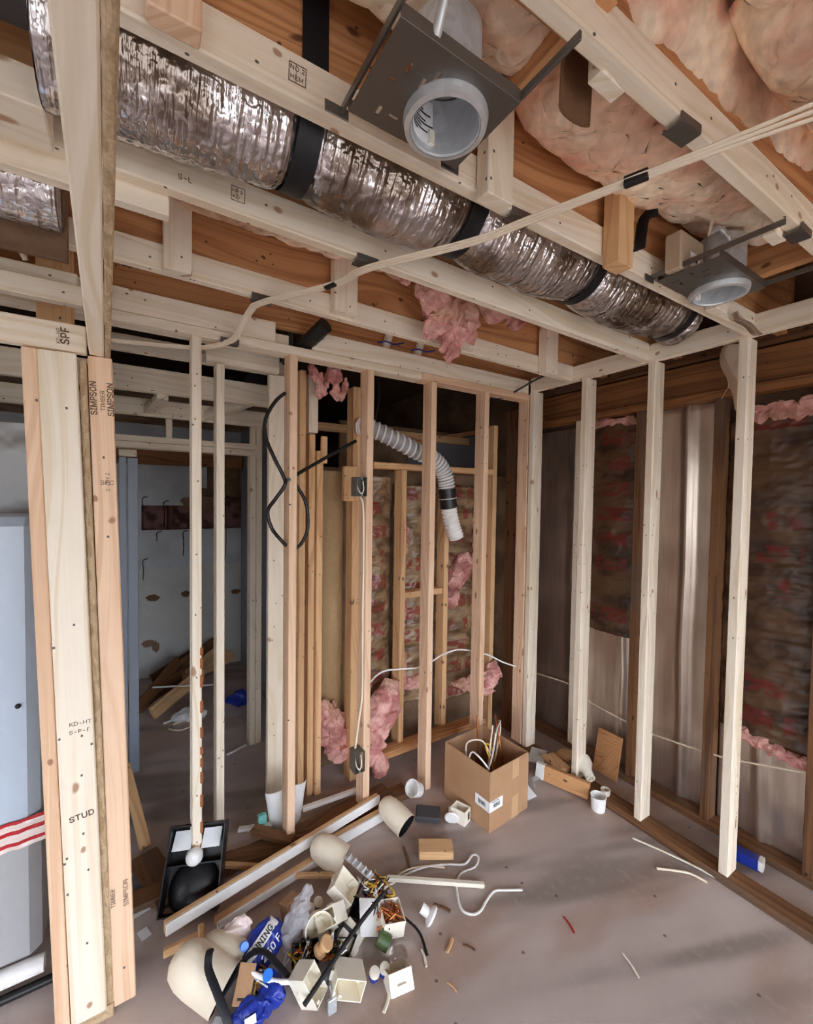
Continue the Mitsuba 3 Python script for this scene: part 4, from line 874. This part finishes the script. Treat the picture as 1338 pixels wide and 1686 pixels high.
put('pry_bar', tube([(-1.39, -.565, .14), (-1.55, -.62, .115), (-1.77, -.715, .075)], .009, 6, 4), 'black_plastic', smooth=30, label='long black bar lying across the heap', cat_='bar')
for i, (c, n) in enumerate((((-1.40, -.47, .10), 14), ((-1.375, -.51, .08), 12), ((-1.62, -.60, .07), 10), ((-1.72, -.56, .06), 10), ((-1.86, -.56, .06), 10))):
    r_ = np.random.default_rng(50+i); T = []
    for mat in ('white_plastic', 'black_plastic', 'copper', 'black_plastic', 'yellow'):
        w = [tube([np.array(c)+r_.normal(0, .025, 3)*[1, 1, .5] for _ in range(4)], .0028, 6, 6) for _ in range(n//3)]
        for m in w: m.vertices[:, 2] = np.maximum(m.vertices[:, 2], .004)
        T.append((mat, cat(*w)))
    k = thing('wire_tangle', ['tangle of cut wires at the right end of the white stick', 'tangle of cut wires under the top of the black bar', 'tangle of wires under the wire spool in the heap', 'tangle of wires below the clear plastic bag', 'tangle of wires beside the big cream housing'][i], 'wire', None, 'stuff')
    for mat, m in T: put('wires', m, mat, k, smooth=40)
def socket(o, R, label):
    k = thing('lamp_socket', label, 'lamp socket', 'blue and cream double lamp sockets')
    for s in (-1, 1):
        put('body', place(lathe([(0, 0), (.014, 0), (.017, .01), (.017, .032), (0, .032)], 20), R, np.asarray(o)+R@np.array([s*.019, 0, 0])), 'blue_bag', k, smooth=40)
        put('rim', place(lathe([(.0, .032), (.0185, .032), (.0185, .040), (.014, .042), (0, .042)], 20), R, np.asarray(o)+R@np.array([s*.019, 0, 0])), 'ivory', k, smooth=40)
    put('bridge', place(cbox(.03, .012, .02, .002).apply_translation([0, 0, .015]), R, o), 'blue_bag', k)
socket((-1.63, -.40, .05), rot('z', 15)@rot('x', 25), 'blue and cream double lamp socket at the heap top, right of the clear bag')
socket((-1.50, -.72, .012), rot('z', -10)@rot('x', 20), 'blue and cream double lamp socket at the bottom right of the heap')
put('round_box', place(cat(lathe([(.0, 0), (.052, 0), (.055, .004), (.055, .05), (.051, .05), (.051, .006), (0, .006)], 40)), aimed((-.1, -.75, .55)), (-1.64, -.49, .06)), 'ivory', smooth=40, label='round ivory ceiling box in the middle of the heap', cat_='electrical box')
k = put('wire_spool', place(lathe([(0, 0), (.024, 0), (.024, .012), (.015, .016), (.015, .034), (.024, .038), (.024, .05), (0, .05)], 28), aimed((.5, -.35, .75)), (-1.675, -.595, .085)), 'tan_wood', smooth=40, label='small tan spool standing on a grey box in the heap', cat_='spool')
put('grey_box', place(cbox(.075, .05, .06, .004), rot('z', 35)@rot('x', 10), (-1.665, -.63, .04)), 'grey_plastic', label='small blue grey plastic box in the heap under the spool', cat_='electrical box')
k = thing('bottle', 'small green capped clear jar lying right of the heap', 'jar')
put('cap', place(lathe([(0, 0), (.026, 0), (.028, .006), (.028, .045), (0, .048)], 28), aimed((-.5, .6, .35)), (-1.425, -.665, .035)), 'green', k, smooth=40)
put('light_bulb', cat(trimesh.creation.icosphere(4, .033).apply_translation([-1.415, -.715, .034])), 'clear_glass', smooth=True, label='round clear light bulb on the floor right of the heap', cat_='light bulb')
k = thing('plastic_bag', 'blue plastic bag with white lettering in the left of the heap', 'plastic bag')
m = trimesh.creation.icosphere(5); v = m.vertices*[.085, .05, .06]; v = rumple(v, .012, 22, 9)+.004*(meshkit.fbm(m.vertices*9, 3, 4)-.5)[:, None]*m.vertices
Rbag = aimed((.1, -.72, .68), (-.45, .3, .8))
put('bag_body', place(trimesh.Trimesh(v[:, [0, 2, 1]]*[1, 1, 1], m.faces, process=False), Rbag, (-1.835, -.455, .07)), 'blue_bag', k, smooth=True)
def bag_text(t, h, x, y, mat, par): 
    m = meshkit.text_mesh(t, h, .001, True); c = m.bounds.mean(0); m.vertices -= [c[0], c[1], 0]
    m = m.subdivide(); X, Y = m.vertices[:, 0]+x, m.vertices[:, 1]+y
    zz = .0525*np.sqrt(np.maximum(.05, 1-(X/.088)**2-(Y/.062)**2))+.003
    m.vertices = np.stack([X, Y, m.vertices[:, 2]+zz], 1)
    return put('lettering', place(m, Rbag, (-1.835, -.455, .07)), mat, par)
U, V = np.meshgrid(np.linspace(-.07, .07, 40), np.linspace(.008, .040, 10), indexing='ij')
zz = .0525*np.sqrt(np.maximum(.05, 1-(U/.088)**2-(V/.062)**2))+.002
bnd = put('white_band', place(grid_sheet(np.stack([U, V, zz], -1), .001), Rbag, (-1.835, -.455, .07)), 'white_plastic', k, smooth=True)
bag_text('NNING', .018, .004, .024, 'ink', k); bag_text('250 F', .022, .004, -.018, 'white_plastic', k)
put('bag_frill', place(trimesh.Trimesh(rumple(m.vertices*[.045, .028, .075], .03, 26, 12), m.faces, process=False), rot('y', 30), (-1.915, -.39, .085)), 'tape_clear', k, smooth=True)
m = trimesh.creation.icosphere(5); v = m.vertices*[.036, .030, .105]; v[:, 0] += .35*v[:, 2]; v = rumple(v, .03, 24, 33)
put('clear_bag', trimesh.Trimesh(v+[-1.715, -.475, .125], m.faces, process=False), 'bag_film', smooth=True, label='crumpled clear plastic bag standing up in the heap', cat_='plastic bag')
k = thing('plastic_bag', 'second blue plastic wrapper at the bottom edge of the heap', 'plastic bag')
put('bag_body', trimesh.Trimesh(rumple(m.vertices*[.075, .035, .04], .03, 20, 71)+[-1.92, -.62, .045], m.faces, process=False), 'blue_bag', k, smooth=True)
put('bag_body', trimesh.Trimesh(rumple(m.vertices*[.04, .04, .045], .03, 22, 75)+[-1.84, -.605, .05], m.faces, process=False), 'blue_bag', k, smooth=True)
put('label', place(cbox(.035, .003, .022, .0005), rot('x', -30), (-1.925, -.66, .065)), 'paper', k)
k = thing('yellow_pack', 'small white and yellow pack under the mouth of the big cream housing', 'pack')
put('card', place(cbox(.05, .03, .025, .003), rot('z', -35), (-2.0, -.585, .02)), 'white_plastic', k)
put('sticker', place(cbox(.016, .001, .016, .0003), rot('z', -35), (-2.015, -.597, .022)), 'yellow', k)
k = put('cardboard_flap', place(cbox(.055, .10, .004, .001), aimed((.15, -.6, .78), (.35, .5, .5)), (-1.925, -.575, .10)), 'cardboard', label='small flat cardboard piece leaning in front of the blue bag', cat_='cardboard')
put('slot_print', place(cbox(.03, .007, .001, .0002), aimed((.15, -.6, .78), (.35, .5, .5)), np.array([-1.925, -.575, .10])+aimed((.15, -.6, .78), (.35, .5, .5))@np.array([0, -.035, .0028])), 'ink', k)
put('webbing_strap', tube([(-2.01, -.44, .12), (-2.02, -.50, .20), (-2.03, -.54, .185), (-2.015, -.60, .16), (-1.995, -.66, .12), (-1.975, -.72, .05)], .012, 8, 10, .3), 'black_strap', smooth=40, label='black strap hanging over the mouth of the big cream housing', cat_='strap')
put('webbing_strap', tube([(-2.0, -.56, .08), (-1.95, -.54, .11), (-1.90, -.515, .125), (-1.85, -.53, .125), (-1.80, -.60, .09), (-1.775, -.64, .06)], .012, 8, 10, .3), 'black_strap', smooth=40, label='black strap arching below the blue bag', cat_='strap')
put('webbing_strap', tube([(-2.07, -.57, .02), (-2.10, -.63, .012), (-2.13, -.72, .008)], .010, 8, 8, .3), 'black_strap', smooth=40, label='black strap end on the floor below the big cream housing', cat_='strap')
put('tubing', tube([(-1.905, -.55, .105), (-1.87, -.58, .095), (-1.83, -.61, .085), (-1.78, -.64, .085)], .008, 12, 8), 'white_plastic', smooth=50, label='short white tube curving below the blue bag', cat_='tube')
put('housing_bracket', cat(cbox(.13, .02, .03, .003).apply_translation([-2.08, -.285, .06]), cbox(.02, .03, .05, .004).apply_translation([-2.02, -.285, .07])), 'tan_wood', label='tan bracket behind the big cream housing', cat_='bracket')
put('blue_cap', place(lathe([(0, 0), (.014, 0), (.014, .02), (0, .02)], 16), rot('x', 60), (-1.905, -.465, .12)), 'bright_blue', label='bright blue cap under the left of the blue bag', cat_='cap')
put('blue_cap', place(lathe([(0, 0), (.016, 0), (.016, .03), (0, .03)], 16), rot('x', 40), (-1.855, -.58, .09)), 'bright_blue', label='bright blue cap under the white tube', cat_='cap')
put('steel_clip', cat(cbox(.03, .012, .05, .002).apply_translation([-1.68, -.73, .03]), cbox(.012, .03, .012, .002).apply_translation([-1.67, -.71, .055])), 'galv', label='shiny steel clip under the black bar at the bottom of the heap', cat_='clip')
for i, (a_, b_, r__, mat, lab) in enumerate((((-.745, -.92, .004), (-.765, -.985, .004), .004, 'red', 'thin dark red stick alone on the open floor'), ((-.675, -1.13, .004), (-.705, -1.21, .004), .004, 'ivory', 'pale wood sliver alone on the open floor'),
     ((-1.17, -.60, .006), (-1.13, -.66, .006), .008, 'brown_wood', 'brown wood chip right of the round lamp holder'), ((-1.24, -.78, .006), (-1.19, -.75, .006), .007, 'tan_wood', 'tan wood chip below the round lamp holder'), ((-1.335, -.78, .006), (-1.315, -.72, .006), .005, 'ivory', 'cream splinter right of the clear bulb'),
     ((-1.535, -.82, .006), (-1.49, -.78, .006), .006, 'ivory', 'cream splinter left of the separate gang box'), ((-1.17, -.79, .005), (-1.145, -.83, .005), .005, 'brown_wood', 'dark splinter on the floor below the wood chips'), ((-1.30, -.86, .005), (-1.29, -.90, .005), .004, 'tan_wood', 'small tan splinter near the separate gang box'),
     ((-1.12, -.28, .006), (-1.16, -.40, .006), .006, 'brown_wood', 'long brown splinter left of the wood block'))):
    put('wood_chip', tube([a_, (np.array(a_)+b_)/2+[.004, 0, 0], b_], r__, 5, 3, .5), mat, smooth=False, label=lab, cat_='wood chip')

gang_box((-1.60, -.57, .02), (.3, -.5, .8), (.6, .6, 0), .07, .10, .07, 'black gang box showing between the ivory boxes in the middle of the heap', 'black_plastic')
gang_box((-1.70, -.52, .02), (-.2, -.6, .8), (.9, -.3, 0), .065, .095, .07, 'black gang box under the clear plastic bag', 'black_plastic')
gang_box((-1.44, -.50, .02), (-.4, -.4, .8), (.5, -.6, 0), .065, .10, .07, 'black gang box behind the ivory box of brown wire ends', 'black_plastic')
put('plug', cat(cbox(.04, .03, .025, .005), cbox(.02, .02, .03, .004).apply_translation([.02, 0, 0])).apply_translation([-1.40, -.44, .05]), 'blue_bag', label='small blue plug at the top right of the heap', cat_='plug')
put('paper_carton', place(cbox(.07, .05, .10, .003), rot('z', 25)@rot('x', -15), (-1.70, -.36, .05)), 'cardboard', label='small brown carton between the trim strip and the clear bag', cat_='carton')
put('wood_sliver', tube([(-1.335, -.60, .05), (-1.30, -.68, .03), (-1.31, -.75, .006)], .006, 6, 4, .5), 'black_plastic', label='crooked black clip right of the box of brown wire ends', cat_='clip')
# ------------------------------------------------------------------ debris in the hall and far room
r_ = np.random.default_rng(5)
HB = [((-2.19, 1.95, .05), (-1.85, 2.25, .12)), ((-2.12, 1.72, .05), (-1.78, 1.98, .17)), ((-2.2, 1.8, .08), (-1.9, 2.3, .22)), ((-1.9, 2.2, .06), (-1.5, 2.4, .25)), ((-2.0, 2.3, .1), (-1.55, 2.5, .28)), ((-1.75, 2.4, .04), (-1.38, 2.55, .1)), ((-2.1, 2.4, .05), (-1.7, 2.56, .20)), ((-1.75, 1.9, .2), (-1.7, 2.3, .18))]
for i, (a_, b_) in enumerate(HB):
    stick('board_scrap', a_, b_, (0, .3, 1), .10, .03, ('brown_wood', 'tan_wood')[i % 2], cat_='board', group='broken boards heaped in the far room', label='broken board in the heap on the floor of the far room')
for i, (a_, b_) in enumerate((((-2.11, 1.93, .17), (-1.82, 1.83, .16)), ((-1.72, .95, .012), (-1.585, 1.0, .012)), ((-1.82, 1.8, .16), (-1.6, 1.85, .12)), ((-2.05, 1.60, .012), (-1.9, 1.64, .012)))):
    stick('plastic_strip', a_, b_, (0, 1, 0), .018, .01, 'white_plastic', cat_='strip', label=['white strip across the board heap in the far room', 'white strip on the hall floor by the second stud', 'white strip right of the board heap in the far room', 'white strip on the floor before the board heap'][i])
m = trimesh.creation.icosphere(4)
put('rag', trimesh.Trimesh(rumple(m.vertices*[.13, .07, .04], .05, 14, 3)+[-1.88, 1.58, .04], m.faces, process=False), 'paper', smooth=True, label='crumpled white rag on the floor before the board heap', cat_='rag')
put('rag', trimesh.Trimesh(rumple(m.vertices*[.09, .06, .05], .05, 16, 8)+[-1.51, 1.66, .05], m.faces, process=False), 'blue_bag', smooth=True, label='crumpled dark blue rag on the far room floor', cat_='rag')
put('cable_scrap', tube([(-2.02, 1.5, .008), (-1.95, 1.44, .008), (-1.86, 1.48, .008), (-1.90, 1.56, .008), (-1.99, 1.55, .01)], .006, 8, 8), 'cable', smooth=40, label='ring of pale cable on the far room floor', cat_='cable')
for i, (x, z0, z1) in enumerate(((-2.16, 1.40, 1.69), (-1.99, 1.40, 1.655), (-1.45, 1.08, 1.69), (-2.16, .92, 1.12), (-2.05, 1.28, 1.37), (-1.83, 1.13, 1.37))):
    put('hanging_wire', tube([(x+.04, 2.612, z1), (x, 2.602, z1-.02), (x+.004, 2.606, (z0+z1)/2), (x, 2.604, z0)], .004, 6, 8), 'black_plastic', smooth=40, label='thin dark wire hanging on the pale wall of the far room', cat_='wire', group='dark wires on the far room wall')
def patch(x, z, w, h, seed):
    t = np.linspace(0, 2*np.pi, 20, endpoint=False); rr = 1+.35*(np.random.default_rng(seed).random(20)-.5)
    g = sg.Polygon(np.stack([x+w*rr*np.cos(t), z+h*rr*np.sin(t)], 1)).buffer(0)
    m = trimesh.creation.extrude_polygon(g, .002, engine='earcut'); m.vertices = np.stack([m.vertices[:, 0], 2.619-m.vertices[:, 2], m.vertices[:, 1]], 1); m.fix_normals()
    put('plaster_patch', m, 'dark_board' if seed % 2 else 'brown_wood', 'wall_back')
for i, (x, z, w, h) in enumerate(((-2.08, .745, .055, .03), (-1.81, .755, .04, .03), (-1.35, .73, .045, .025), (-1.72, 1.0, .05, .06), (-2.12, .32, .06, .03), (-2.06, .28, .03, .05), (-1.68, 1.62, .16, .10), (-1.7, .35, .03, .09))): patch(x, z, w, h, i*2 if i < 3 else i*2+1)
bd('stud', -1.95, -1.912, 2.65, 2.74, 1.3, 1.7, 'brown_wood', 'wall_back')
for i, (x0, x1) in enumerate(((-2.17, -1.96), (-1.90, -1.26))):
    put('insulation_batt', puff((x1-x0, .05, .4), 4, .03, 12, 80+i).apply_translation([(x0+x1)/2, 2.70, 1.5]), 'brown_fluff', smooth=True, label=['brownish insulation in the cut strip of the far wall, left of its stud', 'brownish insulation in the cut strip of the far wall, right of its stud'][i], cat_='insulation')

# ------------------------------------------------------------------ loose insulation round the tub alcove
put('torn_insulation', blobs([((-.93, .30, .36), (.13, .07, .17), .25), ((-1.02, .26, .20), (.08, .06, .10), 0), ((-.86, .32, .48), (.07, .05, .07), .2), ((-.98, .22, .10), (.05, .05, .08), 0)], 61, .04, 14, 5), 'pink_fluff', smooth=True,
    label='big flap of pink insulation sagging beside the low outlet box', cat_='insulation')
put('torn_insulation', blobs([((-1.22, .40, .30), (.09, .06, .14), 0), ((-1.16, .38, .18), (.10, .06, .09), 0), ((-1.27, .36, .42), (.05, .04, .08), 0), ((-1.08, .36, .28), (.06, .05, .10), 0)], 66, .05, 18, 5), 'pink_fluff', smooth=True,
    label='crumpled dirty pink insulation at the foot of the tan sheet', cat_='insulation')
put('torn_insulation', blobs([((-.70, .44, .55), (.03, .04, .25), 0), ((-.70, .44, 1.0), (.03, .03, .16), 0), ((-.69, .44, 1.45), (.03, .03, .12), 0), ((-.60, .42, .45), (.10, .04, .05), 0)], 68, .03, 18, 5), 'pink_fluff', smooth=True,
    label='pink insulation bulging out along the edge of the middle alcove batt', cat_='insulation')
put('torn_insulation', blobs([((-.24, .40, 1.18), (.09, .06, .13), .4), ((-.30, .40, 1.0), (.05, .05, .08), .3), ((-.05, .42, 1.55), (.04, .04, .12), 0), ((-.06, .42, 1.2), (.035, .04, .2), 0)], 70, .04, 18, 5), 'pink_fluff', smooth=True,
    label='pink insulation spilling below the end of the white hose', cat_='insulation')
put('torn_insulation', blobs([((-.12, .25, .40), (.10, .07, .09), 0), ((-.26, .27, .42), (.10, .05, .04), -.6), ((-.02, .25, .45), (.06, .05, .07), 0)], 73, .05, 18, 5), 'pink_fluff', smooth=True,
    label='pink insulation behind the cardboard box', cat_='insulation')
put('torn_insulation', blobs([((.36, -1.12-.10*i, 2.15+.01*(i % 2)), (.025, .07, .045), 0) for i in range(5)], 75, .04, 22, 4), 'pink_fluff', smooth=True, label='strip of red pink insulation over the batt at the right edge', cat_='insulation')
put('torn_insulation', blobs([((.365, -.24-.08*i, 2.225-.004*i), (.02, .05, .03), 0) for i in range(4)], 76, .03, 26, 4), 'pink_fluff', smooth=True, label='strip of pink insulation over the batt behind the second right stud', cat_='insulation')
put('torn_insulation', blobs([((.36, -1.10-.08*i, .555-.012*i), (.025, .06, .03), 0) for i in range(4)], 77, .03, 26, 4), 'pink_fluff', smooth=True, label='pink insulation showing under the bottom of the batt at the right edge', cat_='insulation')
U, V = np.meshgrid(np.linspace(0, 1, 24), np.linspace(0, 1, 24), indexing='ij')
P = np.stack([.24+.03*np.sin(U*5+V*3), -1.02-.10*U-.02*np.sin(V*6), 2.22+.26*V+.06*np.sin(U*7)*(1-V)], -1)
put('plastic_film', grid_sheet(P, .001), 'film', smooth=True, label='torn sheet of clear film hanging behind the top of the nearest right stud', cat_='plastic film')
